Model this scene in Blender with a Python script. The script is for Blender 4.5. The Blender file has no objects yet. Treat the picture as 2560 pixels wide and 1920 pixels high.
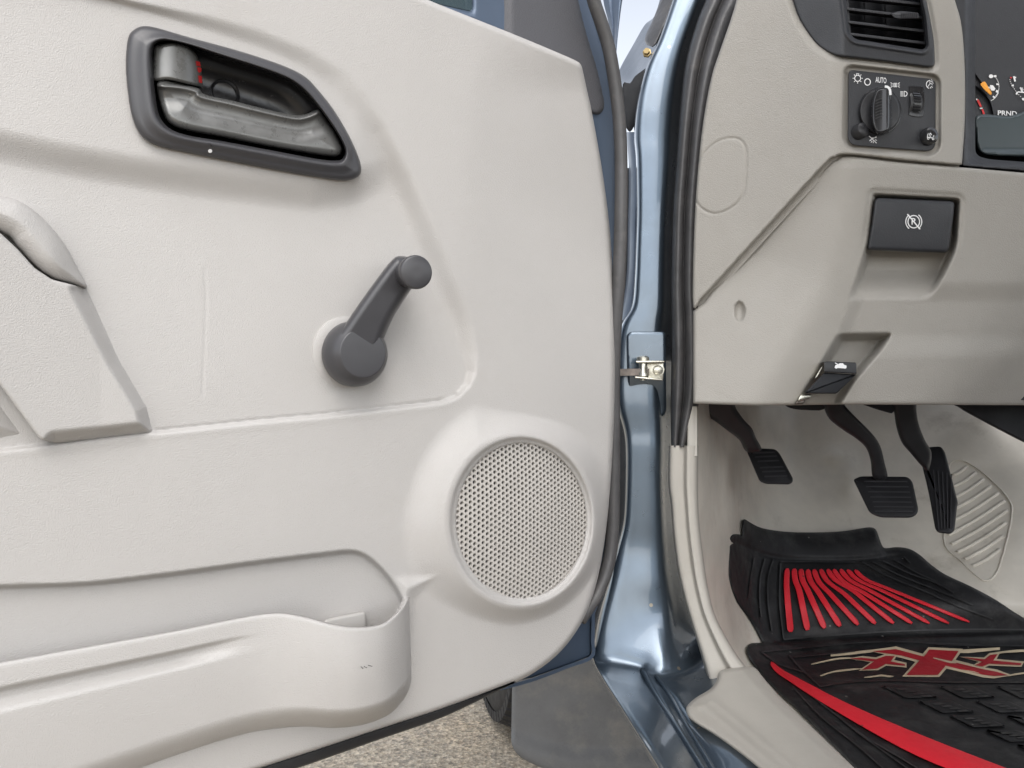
import bpy, bmesh, math, random
import numpy as np
from mathutils import Vector

# ------------------------------------------------------------------ camera, world, sun, exposure
scene = bpy.context.scene
COL = scene.collection
ZC = 0.86                      # eye height above the ground (photographer crouching)
F = 1920.0                     # focal length in survey units (photo is 2560 wide)
cam_d = bpy.data.cameras.new('camera'); cam = bpy.data.objects.new('camera', cam_d); COL.objects.link(cam)
cam.location = (0, 0, ZC); cam.rotation_euler = (math.radians(90), 0, 0)
cam_d.sensor_width = 36.0; cam_d.lens = 27.0; cam_d.clip_start = 0.02; cam_d.clip_end = 2000
scene.camera = cam
SUN_EL, SUN_AZ = math.radians(50), math.radians(172)     # behind the camera, a little to its right
w = bpy.data.worlds.new('World'); scene.world = w; w.use_nodes = True
nt = w.node_tree; nt.nodes.clear()
sky = nt.nodes.new('ShaderNodeTexSky'); sky.sky_type = 'NISHITA'; sky.sun_disc = False
sky.sun_elevation = SUN_EL; sky.sun_rotation = SUN_AZ; sky.air_density = 1.0; sky.dust_density = 1.5; sky.ozone_density = 1.0
bw = nt.nodes.new('ShaderNodeRGBToBW'); mx = nt.nodes.new('ShaderNodeMix'); mx.data_type = 'RGBA'
mx.inputs['Factor'].default_value = 0.80
bg = nt.nodes.new('ShaderNodeBackground'); bg.inputs['Strength'].default_value = 0.15
wo = nt.nodes.new('ShaderNodeOutputWorld')
nt.links.new(sky.outputs[0], bw.inputs[0]); nt.links.new(sky.outputs[0], mx.inputs['A']); nt.links.new(bw.outputs[0], mx.inputs['B'])
nt.links.new(mx.outputs['Result'], bg.inputs['Color']); nt.links.new(bg.outputs[0], wo.inputs[0])
sd_ = bpy.data.lights.new('sun', 'SUN'); sd_.energy = 0.40; sd_.angle = math.radians(50); sd_.color = (1.0, 0.96, 0.90)
sun = bpy.data.objects.new('sun', sd_); COL.objects.link(sun)
dirv = Vector((math.sin(SUN_AZ)*math.cos(SUN_EL), math.cos(SUN_AZ)*math.cos(SUN_EL), math.sin(SUN_EL)))
sun.rotation_euler = dirv.to_track_quat('Z', 'Y').to_euler(); sun.location = dirv*20
scene.view_settings.view_transform = 'Standard'; scene.view_settings.look = 'None'
scene.view_settings.gamma = 1.0; scene.view_settings.exposure = 1.55
scene.render.engine = 'CYCLES'
scene.cycles.max_bounces = 10; scene.cycles.diffuse_bounces = 7

# ------------------------------------------------------------------ materials
def new_mat(name):
    m = bpy.data.materials.new(name); m.use_nodes = True
    return m, m.node_tree, m.node_tree.nodes['Principled BSDF']
def N(t, kind, **kw):
    n = t.nodes.new(kind)
    for k, v in kw.items():
        if k in n.inputs.keys(): n.inputs[k].default_value = v
        else: setattr(n, k, v)
    return n
def mat(name, col, rough=0.5, metal=0.0, grain=None, coat=0.0, spec=0.5, blotch=0.06, blotch_scale=9.0, rough_var=0.10, coat_rough=0.05, flake=0.0):
    """grain = (cells per metre, strength): moulded leather-like grain; blotch: slight colour unevenness"""
    m, t, b = new_mat(name)
    tc = N(t, 'ShaderNodeTexCoord')
    no = N(t, 'ShaderNodeTexNoise', Scale=blotch_scale, Detail=5.0, Roughness=0.6)
    t.links.new(tc.outputs['Object'], no.inputs['Vector'])
    mp = N(t, 'ShaderNodeMapRange'); mp.inputs['From Min'].default_value = 0.3; mp.inputs['From Max'].default_value = 0.7
    mp.inputs['To Min'].default_value = 1.0-blotch; mp.inputs['To Max'].default_value = 1.0+blotch
    t.links.new(no.outputs['Fac'], mp.inputs['Value'])
    mul = N(t, 'ShaderNodeVectorMath', operation='SCALE'); mul.inputs[0].default_value = col
    t.links.new(mp.outputs[0], mul.inputs['Scale'])
    t.links.new(mul.outputs[0], b.inputs['Base Color'])
    n2 = N(t, 'ShaderNodeTexNoise', Scale=blotch_scale*3.1, Detail=6.0, Roughness=0.65)
    t.links.new(tc.outputs['Object'], n2.inputs['Vector'])
    mr = N(t, 'ShaderNodeMapRange'); mr.inputs['From Min'].default_value = 0.3; mr.inputs['From Max'].default_value = 0.7
    mr.inputs['To Min'].default_value = max(0.02, rough-rough_var); mr.inputs['To Max'].default_value = min(1, rough+rough_var)
    t.links.new(n2.outputs['Fac'], mr.inputs['Value']); t.links.new(mr.outputs[0], b.inputs['Roughness'])
    b.inputs['Metallic'].default_value = metal
    b.inputs['Specular IOR Level'].default_value = spec
    b.inputs['Coat Weight'].default_value = coat; b.inputs['Coat Roughness'].default_value = coat_rough
    if grain:
        sc, st = grain
        wob = N(t, 'ShaderNodeTexNoise', Scale=sc*0.45, Detail=2.0)
        t.links.new(tc.outputs['Object'], wob.inputs['Vector'])
        mixv = N(t, 'ShaderNodeVectorMath', operation='SCALE'); mixv.inputs['Scale'].default_value = 1.6/sc
        t.links.new(wob.outputs['Color'], mixv.inputs[0])
        addv = N(t, 'ShaderNodeVectorMath', operation='ADD')
        t.links.new(tc.outputs['Object'], addv.inputs[0]); t.links.new(mixv.outputs[0], addv.inputs[1])
        vo = N(t, 'ShaderNodeTexVoronoi', Scale=sc, feature='SMOOTH_F1')
        t.links.new(addv.outputs[0], vo.inputs['Vector'])
        bp = N(t, 'ShaderNodeBump', Strength=st, Distance=0.6/sc, invert=True)
        t.links.new(vo.outputs['Distance'], bp.inputs['Height'])
        t.links.new(bp.outputs[0], b.inputs['Normal'])
    if flake:
        vo = N(t, 'ShaderNodeTexNoise', Scale=2600.0, Detail=1.0)
        t.links.new(tc.outputs['Object'], vo.inputs['Vector'])
        bp = N(t, 'ShaderNodeBump', Strength=flake, Distance=0.0004)
        t.links.new(vo.outputs['Fac'], bp.inputs['Height']); t.links.new(bp.outputs[0], b.inputs['Normal'])
    return m
M = {}
M['trim'] = mat('pale_grained_trim', (0.428, 0.411, 0.394), 0.55, grain=(1250, 0.62), blotch=0.02)
M['trim_smooth'] = mat('pale_smooth_trim', (0.41, 0.392, 0.37), 0.5, blotch=0.02)
M['grille'] = mat('pale_grille', (0.45, 0.426, 0.396), 0.5, blotch=0.05, blotch_scale=30)
M['dash'] = mat('beige_grained_dash', (0.315, 0.297, 0.268), 0.55, grain=(950, 0.55), blotch=0.025)
M['kick'] = mat('beige_sill_trim', (0.40, 0.375, 0.332), 0.5, grain=(700, 0.12), blotch=0.05)
M['vinyl'] = mat('worn_vinyl_floor', (0.66, 0.615, 0.535), 0.42, grain=(900, 0.10), blotch=0.16, blotch_scale=7, rough_var=0.14)
M['charcoal'] = mat('charcoal_satin_plastic', (0.050, 0.049, 0.053), 0.34, blotch=0.06, blotch_scale=40, rough_var=0.05)
M['charcoal_grain'] = mat('charcoal_grained_plastic', (0.075, 0.075, 0.083), 0.55, grain=(900, 0.5), blotch=0.04)
M['lever'] = mat('metallic_grey_lever', (0.165, 0.165, 0.160), 0.32, metal=0.45, blotch=0.10, blotch_scale=45, rough_var=0.10)
M['black'] = mat('black_plastic', (0.018, 0.018, 0.020), 0.45, blotch=0.15, blotch_scale=25)
M['gloss_black'] = mat('gloss_black_plastic', (0.020, 0.020, 0.022), 0.20, blotch=0.1, blotch_scale=60)
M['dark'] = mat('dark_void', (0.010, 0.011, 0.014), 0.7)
M['slate'] = mat('slate_dark_plastic', (0.024, 0.025, 0.029), 0.5, grain=(800, 0.2), blotch=0.06)
M['rubber'] = mat('grey_black_rubber', (0.066, 0.064, 0.065), 0.45, blotch=0.22, blotch_scale=28, rough_var=0.12)
M['mat_rubber'] = mat('black_mat_rubber', (0.0085, 0.0085, 0.0095), 0.60, grain=(900, 0.15), blotch=0.35, blotch_scale=16, rough_var=0.14)
M['mat_dusty'] = mat('scuffed_mat_rubber', (0.026, 0.026, 0.027), 0.5, grain=(900, 0.15), blotch=0.5, blotch_scale=22, rough_var=0.15)
M['red'] = mat('red_rubber', (0.72, 0.020, 0.035), 0.5, blotch=0.06, blotch_scale=30)
M['logo_red'] = mat('dark_red_print', (0.40, 0.018, 0.028), 0.5, blotch=0.08, blotch_scale=40)
M['cream'] = mat('cream_print', (0.62, 0.52, 0.36), 0.55, blotch=0.12, blotch_scale=60)
M['white'] = mat('white_print', (0.78, 0.78, 0.78), 0.5, blotch=0.02)
M['mark_red'] = mat('red_print', (0.60, 0.03, 0.03), 0.5)
M['amber'] = mat('amber_needle', (0.80, 0.33, 0.03), 0.45)
M['teal'] = mat('teal_grey_lens', (0.038, 0.052, 0.057), 0.35, blotch=0.05)
M['paint'] = mat('steel_blue_metallic_paint', (0.105, 0.138, 0.176), 0.31, metal=0.80, coat=0.9, blotch=0.05, blotch_scale=14, rough_var=0.05, flake=0.05, coat_rough=0.06)
M['paint_dull'] = mat('steel_blue_inner_paint', (0.080, 0.110, 0.160), 0.45, metal=0.35, coat=0.2, blotch=0.06, coat_rough=0.3)
M['zinc'] = mat('zinc_plated_steel', (0.62, 0.60, 0.52), 0.33, metal=0.9, blotch=0.25, blotch_scale=90)
M['rusty'] = mat('greasy_steel', (0.20, 0.17, 0.15), 0.45, metal=0.7, blotch=0.35, blotch_scale=70)
M['flap'] = mat('grey_mudflap_rubber', (0.135, 0.135, 0.135), 0.6, grain=(300, 0.25), blotch=0.16, blotch_scale=10)
M['tyre'] = mat('tyre_rubber', (0.022, 0.021, 0.021), 0.75, blotch=0.35, blotch_scale=14)
M['brass'] = mat('yellow_zinc_bolt', (0.36, 0.27, 0.13), 0.42, metal=0.8)
def glass_mat():
    m, t, b = new_mat('tinted_window_glass')
    b.inputs['Base Color'].default_value = (0.10, 0.135, 0.14, 1); b.inputs['Roughness'].default_value = 0.03
    b.inputs['Transmission Weight'].default_value = 0.9; b.inputs['IOR'].default_value = 1.45
    return m
M['glass'] = glass_mat()
def ground_mat():
    m, t, b = new_mat('aggregate_concrete')
    tc = N(t, 'ShaderNodeTexCoord')
    n1 = N(t, 'ShaderNodeTexNoise', Scale=3.0, Detail=8.0, Roughness=0.7)
    v1 = N(t, 'ShaderNodeTexVoronoi', Scale=130.0); v2 = N(t, 'ShaderNodeTexVoronoi', Scale=210.0)
    n3 = N(t, 'ShaderNodeTexNoise', Scale=60.0, Detail=7.0, Roughness=0.78)
    for n in (n1, v1, v2, n3): t.links.new(tc.outputs['Object'], n.inputs['Vector'])
    r1 = N(t, 'ShaderNodeValToRGB'); e = r1.color_ramp.elements
    e[0].position = 0.32; e[0].color = (0.50, 0.425, 0.325, 1); e[1].position = 0.68; e[1].color = (0.38, 0.355, 0.31, 1)
    t.links.new(n1.outputs['Fac'], r1.inputs[0])
    r2 = N(t, 'ShaderNodeValToRGB'); e = r2.color_ramp.elements
    e[0].position = 0.0; e[0].color = (0.45, 0.45, 0.45, 1); e[1].position = 1.0; e[1].color = (1.9, 1.8, 1.65, 1)
    sep = N(t, 'ShaderNodeSeparateColor'); t.links.new(v1.outputs['Color'], sep.inputs[0]); t.links.new(sep.outputs[0], r2.inputs[0])
    mm = N(t, 'ShaderNodeMix', data_type='RGBA', blend_type='MULTIPLY'); mm.inputs['Factor'].default_value = 0.55
    t.links.new(r1.outputs[0], mm.inputs['A']); t.links.new(r2.outputs[0], mm.inputs['B'])
    r3 = N(t, 'ShaderNodeValToRGB'); e = r3.color_ramp.elements
    e[0].position = 0.36; e[0].color = (0.25, 0.22, 0.2, 1); e[1].position = 0.56; e[1].color = (1, 1, 1, 1)
    t.links.new(n3.outputs['Fac'], r3.inputs[0])
    m3 = N(t, 'ShaderNodeMix', data_type='RGBA', blend_type='MULTIPLY'); m3.inputs['Factor'].default_value = 0.8
    t.links.new(mm.outputs['Result'], m3.inputs['A']); t.links.new(r3.outputs[0], m3.inputs['B'])
    t.links.new(m3.outputs['Result'], b.inputs['Base Color']); b.inputs['Roughness'].default_value = 0.85
    ad = N(t, 'ShaderNodeMath', operation='ADD'); t.links.new(v1.outputs['Distance'], ad.inputs[0]); t.links.new(n3.outputs['Fac'], ad.inputs[1])
    bp = N(t, 'ShaderNodeBump', Strength=0.5, Distance=0.006); t.links.new(ad.outputs[0], bp.inputs['Height']); t.links.new(bp.outputs[0], b.inputs['Normal'])
    return m
M['ground'] = ground_mat()
def soil(m, colr, scale, lo, hi, amount, specks=None):
    """mix dust, stains or lint into a material's colour"""
    t = m.node_tree; b = t.nodes['Principled BSDF']; src = b.inputs['Base Color'].links[0].from_socket
    tc = N(t, 'ShaderNodeTexCoord'); no = N(t, 'ShaderNodeTexNoise', Scale=scale, Detail=9.0, Roughness=0.72)
    t.links.new(tc.outputs['Object'], no.inputs['Vector'])
    mr = N(t, 'ShaderNodeMapRange'); mr.inputs['From Min'].default_value = lo; mr.inputs['From Max'].default_value = hi; mr.inputs['To Max'].default_value = amount
    t.links.new(no.outputs['Fac'], mr.inputs['Value']); fac = mr.outputs[0]
    if specks:
        vo = N(t, 'ShaderNodeTexVoronoi', Scale=specks[0]); t.links.new(tc.outputs['Object'], vo.inputs['Vector'])
        sp = N(t, 'ShaderNodeSeparateColor'); t.links.new(vo.outputs['Color'], sp.inputs[0])
        g1 = N(t, 'ShaderNodeMath', operation='GREATER_THAN'); g1.inputs[1].default_value = specks[1]; t.links.new(sp.outputs[0], g1.inputs[0])
        g2 = N(t, 'ShaderNodeMath', operation='LESS_THAN'); g2.inputs[1].default_value = 0.16; t.links.new(vo.outputs['Distance'], g2.inputs[0])
        g3 = N(t, 'ShaderNodeMath', operation='MULTIPLY'); t.links.new(g1.outputs[0], g3.inputs[0]); t.links.new(g2.outputs[0], g3.inputs[1])
        g4 = N(t, 'ShaderNodeMath', operation='MAXIMUM'); t.links.new(g3.outputs[0], g4.inputs[0]); t.links.new(fac, g4.inputs[1]); fac = g4.outputs[0]
    mx = N(t, 'ShaderNodeMix', data_type='RGBA'); t.links.new(fac, mx.inputs['Factor']); t.links.new(src, mx.inputs['A']); mx.inputs['B'].default_value = (*colr, 1)
    t.links.new(mx.outputs['Result'], b.inputs['Base Color'])
soil(M['mat_rubber'], (0.16, 0.155, 0.145), 14, .50, .80, .30, (95, .955))
soil(M['vinyl'], (0.20, 0.155, 0.10), 9, .56, .80, .55)
soil(M['kick'], (0.24, 0.20, 0.15), 11, .58, .82, .35)
soil(M['trim'], (0.36, 0.32, 0.27), 6, .60, .85, .22)
soil(M['flap'], (0.30, 0.27, 0.22), 12, .52, .80, .5)
soil(M['paint'], (0.30, 0.27, 0.22), 20, .62, .88, .12, (70, .985))
soil(M['rubber'], (0.22, 0.20, 0.18), 30, .55, .80, .35)
soil(M['red'], (0.25, 0.03, 0.03), 25, .55, .8, .4, (80, .975))

# ------------------------------------------------------------------ survey helpers
# Points were surveyed on the photograph (u right, v down, 2560 x 1920) and carried on to the real
# surface they lie on (door plane, dash plane, floor ...), which gives true positions in metres.
def P(u, v, Y):
    u = np.asarray(u, float); v = np.asarray(v, float); Y = np.asarray(Y, float)+0*u
    return np.stack([(u-1280)/F*Y, Y, ZC-(v-960)/F*Y], -1)
class Plane:                     # upright plane Y = y0 + k X (+ tilt per v)
    def __init__(s, y0, k): s.y0, s.k, s.q = y0, k, math.sqrt(1+k*k)
    def Y(s, u, v, h=0): return (s.y0-np.asarray(h)*s.q)/(1-s.k*(np.asarray(u, float)-1280)/F)
    def pt(s, u, v, h=0): return P(u, v, s.Y(u, v, h))
    def n(s): return Vector((s.k, -1, 0)).normalized()
class Flat:                      # slanted plane given by depth at a reference and slopes
    def __init__(s, Y0, dv=0.0, v0=1000, du=0.0, u0=2000, g=1.0): s.a = (Y0, dv, v0, du, u0, g)
    def Y(s, u, v, h=0):
        Y0, dv, v0, du, u0, g = s.a
        return Y0+dv*(np.asarray(v, float)-v0)+du*(np.asarray(u, float)-u0)-np.asarray(h)*g
    def pt(s, u, v, h=0): return P(u, v, s.Y(u, v, h))
def cr(p0, p1, p2, p3, t):
    return 0.5*((2*p1)+(-p0+p2)*t+(2*p0-5*p1+4*p2-p3)*t*t+(-p0+3*p1-3*p2+p3)*t**3)
def smooth_closed(pts, n=5):
    p = np.array(pts, float); m = len(p); out = []
    for i in range(m):
        for j in range(n): out.append(cr(p[i-1], p[i], p[(i+1) % m], p[(i+2) % m], j/n))
    return np.array(out)
def smooth_open(pts, n=6):
    p = np.array(pts, float); m = len(p); out = []
    for i in range(m-1):
        a = p[i-1] if i else 2*p[0]-p[1]; d = p[i+2] if i+2 < m else 2*p[-1]-p[-2]
        for j in range(n): out.append(cr(a, p[i], p[i+1], d, j/n))
    out.append(p[-1]); return np.array(out)
def round_poly(pts, r, n=4):
    """closed polygon with rounded corners; r a number or a list"""
    p = [np.array(q[:2], float) for q in pts]; m = len(p); out = []
    for i in range(m):
        rr = r[i] if hasattr(r, '__len__') else r
        a, b, c = p[i-1], p[i], p[(i+1) % m]
        la, lc = np.linalg.norm(a-b), np.linalg.norm(c-b); rr = min(rr, la*0.48, lc*0.48)
        if rr <= 0: out.append(b); continue
        s, e = b+(a-b)/la*rr, b+(c-b)/lc*rr
        for j in range(n+1):
            t = j/n; out.append((1-t)**2*s+2*t*(1-t)*b+t*t*e)
    return np.array(out)
def zm(pts, u0, v0, s): return [(u0+x*s, v0+y*s) for x, y in pts]
z1 = lambda p: zm(p, 0, 0, .434); z3 = lambda p: zm(p, 1600, 0, .434); z6 = lambda p: zm(p, 1600, 600, .434)
z8 = lambda p: zm(p, 800, 1200, .434); z9 = lambda p: zm(p, 1600, 1200, .434)
zh = lambda p: zm(p, 300, 50, .2893); zs = lambda p: zm(p, 2050, 130, .2306); zl = lambda p: zm(p, 1960, 1560, .2712)
def seg_dist(poly, U, V, closed=True):
    poly = np.asarray(poly, float); a = poly if closed else poly[:-1]; b = np.roll(poly, -1, 0) if closed else poly[1:]
    best = np.full(U.shape, 1e18); bu = np.zeros(U.shape); bv = np.zeros(U.shape)
    for (ax, ay), (bx, by) in zip(a, b):
        dx, dy = bx-ax, by-ay; L = dx*dx+dy*dy+1e-12
        t = np.clip(((U-ax)*dx+(V-ay)*dy)/L, 0, 1); qx, qy = ax+t*dx, ay+t*dy
        d = (U-qx)**2+(V-qy)**2; k = d < best
        best = np.where(k, d, best); bu = np.where(k, qx, bu); bv = np.where(k, qy, bv)
    return np.sqrt(best), bu, bv
def inside(poly, U, V):
    poly = np.asarray(poly, float); r = np.zeros(U.shape, bool)
    for (ax, ay), (bx, by) in zip(poly, np.roll(poly, -1, 0)):
        if ay == by: continue
        c = ((ay > V) != (by > V)) & (U < (bx-ax)*(V-ay)/(by-ay)+ax); r ^= c
    return r
def sdf(poly, U, V):
    d = seg_dist(poly, U, V)[0]; return np.where(inside(poly, U, V), d, -d)
def sm(a, b, x):
    t = np.clip((np.asarray(x, float)-a)/(b-a), 0, 1); return t*t*(3-2*t)
def softpos(d, r): return 0.5*(d+np.sqrt(d*d+r*r))-0.0
def between(Apoly, Bpoly, U, V):
    """0 outside A, 1 inside B (B within A), smooth ramp in the band between"""
    a, b = sdf(Apoly, U, V), sdf(Bpoly, U, V)
    t = np.where(a <= 0, 0.0, np.where(b >= 0, 1.0, a/np.maximum(a-b, 1e-6)))
    return t

# ------------------------------------------------------------------ object helpers
def link_mesh(name, verts, faces, material, parent=None, smooth=True, recalc=False):
    me = bpy.data.meshes.new(name); me.from_pydata([tuple(map(float, v)) for v in verts], [], faces)
    me.materials.append(M[material] if isinstance(material, str) else material)
    if recalc:
        bm = bmesh.new(); bm.from_mesh(me); bmesh.ops.recalc_face_normals(bm, faces=bm.faces); bm.to_mesh(me); bm.free()
    if smooth: me.polygons.foreach_set('use_smooth', [True]*len(me.polygons))
    me.update()
    o = bpy.data.objects.new(name, me); COL.objects.link(o)
    if parent is not None:
        o.parent = parent
        root = parent; off = Vector(parent.location)
        while root.parent is not None: root = root.parent; off = off+Vector(root.location)
        o.location = -off
    return o
def autosmooth(o, ang=35):
    me = o.data; bm = bmesh.new(); bm.from_mesh(me)
    for e in bm.edges:
        e.smooth = not (len(e.link_faces) == 2 and e.calc_face_angle(0) > math.radians(ang))
    bm.to_mesh(me); bm.free(); return o
def thing(name, label, cat, loc, group=None):
    o = bpy.data.objects.new(name, None); COL.objects.link(o); o.location = loc; o.empty_display_size = 0.05
    o['label'] = label; o['category'] = cat
    if group: o['group'] = group
    return o
def tag(o, label, cat, group=None):
    o['label'] = label; o['category'] = cat
    if group: o['group'] = group
    return o
def hf(name, S, outline, hfun, step, material, parent=None, holes=(), skirt=0.01, roll=(0, 0.0), autos=None):
    """moulded sheet: grid over the outline, relief hfun(U,V) in metres along the surface normal, rolled edge, turned-back rim"""
    outline = np.asarray(outline, float)
    lo, hi = outline.min(0), outline.max(0)
    nu, nv = int((hi[0]-lo[0])/step)+3, int((hi[1]-lo[1])/step)+3
    us, vs = lo[0]-step+np.arange(nu+1)*step, lo[1]-step+np.arange(nv+1)*step
    U, V = np.meshgrid(us, vs)
    CU, CV = (U[:-1, :-1]+U[1:, 1:])/2, (V[:-1, :-1]+V[1:, 1:])/2
    keep = inside(outline, CU, CV)
    for h in holes: keep &= ~inside(h, CU, CV)
    cnt = np.zeros(U.shape, int)
    for di in (0, 1):
        for dj in (0, 1): cnt[di:di+keep.shape[0], dj:dj+keep.shape[1]] += keep
    bmask = (cnt > 0) & (cnt < 4)
    bu, bv = U[bmask], V[bmask]
    d, qu, qv = seg_dist(outline, bu, bv)
    for h in holes:
        d2, q2u, q2v = seg_dist(h, bu, bv); k = d2 < d
        d = np.where(k, d2, d); qu = np.where(k, q2u, qu); qv = np.where(k, q2v, qv)
    near = d < 1.5*step
    bu = np.where(near, qu, bu); bv = np.where(near, qv, bv)
    U = U.copy(); V = V.copy(); U[bmask] = bu; V[bmask] = bv
    sel = cnt > 0
    idx = -np.ones(U.shape, int); idx[sel] = np.arange(sel.sum())
    uu, vv = U[sel], V[sel]
    h = hfun(uu, vv) if callable(hfun) else np.full(uu.shape, float(hfun))
    if roll[0] > 0:
        dd = seg_dist(outline, uu, vv)[0]
        x = np.clip(1-dd/roll[0], 0, 1); h = h-roll[1]*(1-np.sqrt(np.maximum(0, 1-x*x)))
    verts = S.pt(uu, vv, h)
    I, J = np.nonzero(keep)
    q = np.stack([idx[I, J], idx[I+1, J], idx[I+1, J+1], idx[I, J+1]], -1)
    faces = q.tolist()
    if skirt:
        from collections import Counter
        ed = np.concatenate([q[:, [0, 1]], q[:, [1, 2]], q[:, [2, 3]], q[:, [3, 0]]])
        key = np.sort(ed, 1); kk = key[:, 0].astype(np.int64)*10000000+key[:, 1]
        uniq, inv, c = np.unique(kk, return_inverse=True, return_counts=True)
        be = ed[c[inv] == 1]
        bvid = np.unique(be); m2 = {int(b): len(verts)+i for i, b in enumerate(bvid)}
        back = S.pt(uu[bvid], vv[bvid], h[bvid]-skirt)
        verts = np.concatenate([verts, back])
        faces += [[int(b), int(a), m2[int(a)], m2[int(b)]] for a, b in be]
    o = link_mesh(name, verts, faces, material, parent)
    if autos: autosmooth(o, autos)
    return o
def offset_poly(p, d):
    """move a closed polygon inwards by d"""
    p = np.asarray(p, float); a = np.roll(p, 1, 0); b = np.roll(p, -1, 0)
    area = 0.5*np.sum(p[:, 0]*b[:, 1]-b[:, 0]*p[:, 1]); sgn = 1 if area > 0 else -1
    t1 = p-a; t1 /= np.linalg.norm(t1, axis=1)[:, None]+1e-9
    t2 = b-p; t2 /= np.linalg.norm(t2, axis=1)[:, None]+1e-9
    n1 = np.stack([-t1[:, 1], t1[:, 0]], -1)*sgn; n2 = np.stack([-t2[:, 1], t2[:, 0]], -1)*sgn
    n = n1+n2; ln = np.linalg.norm(n, axis=1)[:, None]; n = n/np.maximum(ln, 1e-6)
    c = np.clip(np.sum(n*n1, 1), 0.5, 1)[:, None]
    return p+n*d/c
def plate(name, S, outline, h0, h1, material, parent=None, r=0.0, rh=0.0, seg=3, ladder=False):
    """solid plate on a surface: outline extruded from h0 to h1, edge rounded by r (survey units) and rh (metres)"""
    p = np.asarray(outline, float)
    rings = [(p, h0)]
    if r > 0:
        for j in range(seg+1):
            a = j/seg*math.pi/2
            rings.append((offset_poly(p, r*(1-math.cos(a))), h1-rh*(1-math.sin(a))))
    else: rings.append((p, h1))
    m = len(p); V = []; Fs = []
    for q, h in rings: V.append(S.pt(q[:, 0], q[:, 1], np.full(m, h)))
    V = np.concatenate(V); nr = len(rings)
    for i in range(nr-1):
        for j in range(m):
            k = (j+1) % m; Fs.append([i*m+j, i*m+k, (i+1)*m+k, (i+1)*m+j])
    if ladder:                                  # outline made of two equal rails: cap it rung by rung
        b0 = (nr-1)*m
        Fs += [[b0+j, b0+j+1, b0+m-2-j, b0+m-1-j] for j in range(m//2-1)]
    else: Fs.append([(nr-1)*m+j for j in range(m)])
    Fs.append([j for j in reversed(range(m))])
    o = link_mesh(name, V, Fs, material, parent, recalc=True)
    return autosmooth(o, 32)
def stroke_poly(pts, wdt, taper=None):
    p = np.asarray(pts, float); t = np.gradient(p, axis=0); t /= np.linalg.norm(t, axis=1)[:, None]+1e-9
    n = np.stack([-t[:, 1], t[:, 0]], -1); ww = np.full(len(p), wdt/2.0)
    if taper is not None: ww = ww*np.asarray(taper)
    return np.concatenate([p+n*ww[:, None], (p-n*ww[:, None])[::-1]])
def stroke(name, S, pts, wdt, h0, h1, material, parent=None, closed=False):
    p = np.asarray(pts, float)
    if closed:
        a, b = offset_poly(p, wdt/2), offset_poly(p, -wdt/2); m = len(p)
        V = np.concatenate([S.pt(b[:, 0], b[:, 1], h0), S.pt(b[:, 0], b[:, 1], h1), S.pt(a[:, 0], a[:, 1], h1), S.pt(a[:, 0], a[:, 1], h0)])
        Fs = []
        for i in range(3):
            for j in range(m): k = (j+1) % m; Fs.append([i*m+j, i*m+k, (i+1)*m+k, (i+1)*m+j])
        return autosmooth(link_mesh(name, V, Fs, material, parent, recalc=True), 32)
    return plate(name, S, stroke_poly(p, wdt), h0, h1, material, parent, ladder=True)
def multi(name, S, polys, h0, h1, material, parent=None):
    """one print made of several flat shapes, a hair thick"""
    V = []; Fs = []; b = 0
    for p in polys:
        p = np.asarray(p, float); m = len(p)
        V.append(S.pt(p[:, 0], p[:, 1], np.full(m, h0))); V.append(S.pt(p[:, 0], p[:, 1], np.full(m, h1)))
        for j in range(m): k = (j+1) % m; Fs.append([b+j, b+k, b+m+k, b+m+j])
        Fs.append([b+m+j for j in range(m)]); b += 2*m
    return link_mesh(name, np.concatenate(V), Fs, material, parent, smooth=False, recalc=True)
def circ(cx, cy, rx, ry=None, n=28, a0=0, a1=2*math.pi, rot=0.0):
    ry = rx if ry is None else ry; full = abs(a1-a0-2*math.pi) < 1e-6
    out = []
    for i in range(n if full else n+1):
        a = a0+(a1-a0)*i/n; x, y = rx*math.cos(a), ry*math.sin(a)
        out.append((cx+x*math.cos(rot)-y*math.sin(rot), cy+x*math.sin(rot)+y*math.cos(rot)))
    return np.array(out)
def tube(name, path, rad, material, parent=None, n=12, profile=None, caps=True):
    """swept tube along 3-D points; rad number or list; profile = function(angle)->radius factor"""
    p = [Vector(q) for q in path]; m = len(p); V = []; Fs = []; up = None
    for i in range(m):
        t = (p[min(i+1, m-1)]-p[max(i-1, 0)]).normalized()
        if up is None:
            up = Vector((0, -1, 0)) if abs(t.y) < 0.9 else Vector((0, 0, 1))
        a = (up-t*up.dot(t)).normalized(); b = t.cross(a); up = a
        r = rad[i] if hasattr(rad, '__len__') else rad
        for j in range(n):
            an = 2*math.pi*j/n; f = profile(an) if profile else 1.0
            V.append(p[i]+(a*math.cos(an)+b*math.sin(an))*r*f)
    for i in range(m-1):
        for j in range(n): k = (j+1) % n; Fs.append([i*n+j, i*n+k, (i+1)*n+k, (i+1)*n+j])
    if caps: Fs.append(list(reversed(range(n)))); Fs.append([(m-1)*n+j for j in range(n)])
    return link_mesh(name, V, Fs, material, parent, recalc=True)
def patch(name, net, material, parent=None, nu=6, nv=6, thick=0.0, recalc=False):
    """smooth sheet through a net of surveyed points (rows of (u, v, Y))"""
    rows = []
    for r in net: a = np.array(r, float); rows.append(smooth_open(P(a[:, 0], a[:, 1], a[:, 2]), nu))
    G = smooth_open(np.array(rows), nv); a, b = G.shape[:2]
    V = G.reshape(-1, 3); Fs = [[i*b+j, (i+1)*b+j, (i+1)*b+j+1, i*b+j+1] for i in range(a-1) for j in range(b-1)]
    o = link_mesh(name, V, Fs, material, parent)
    if thick:
        md = o.modifiers.new('thickness', 'SOLIDIFY'); md.thickness = thick; md.offset = 0
    return o
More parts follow.
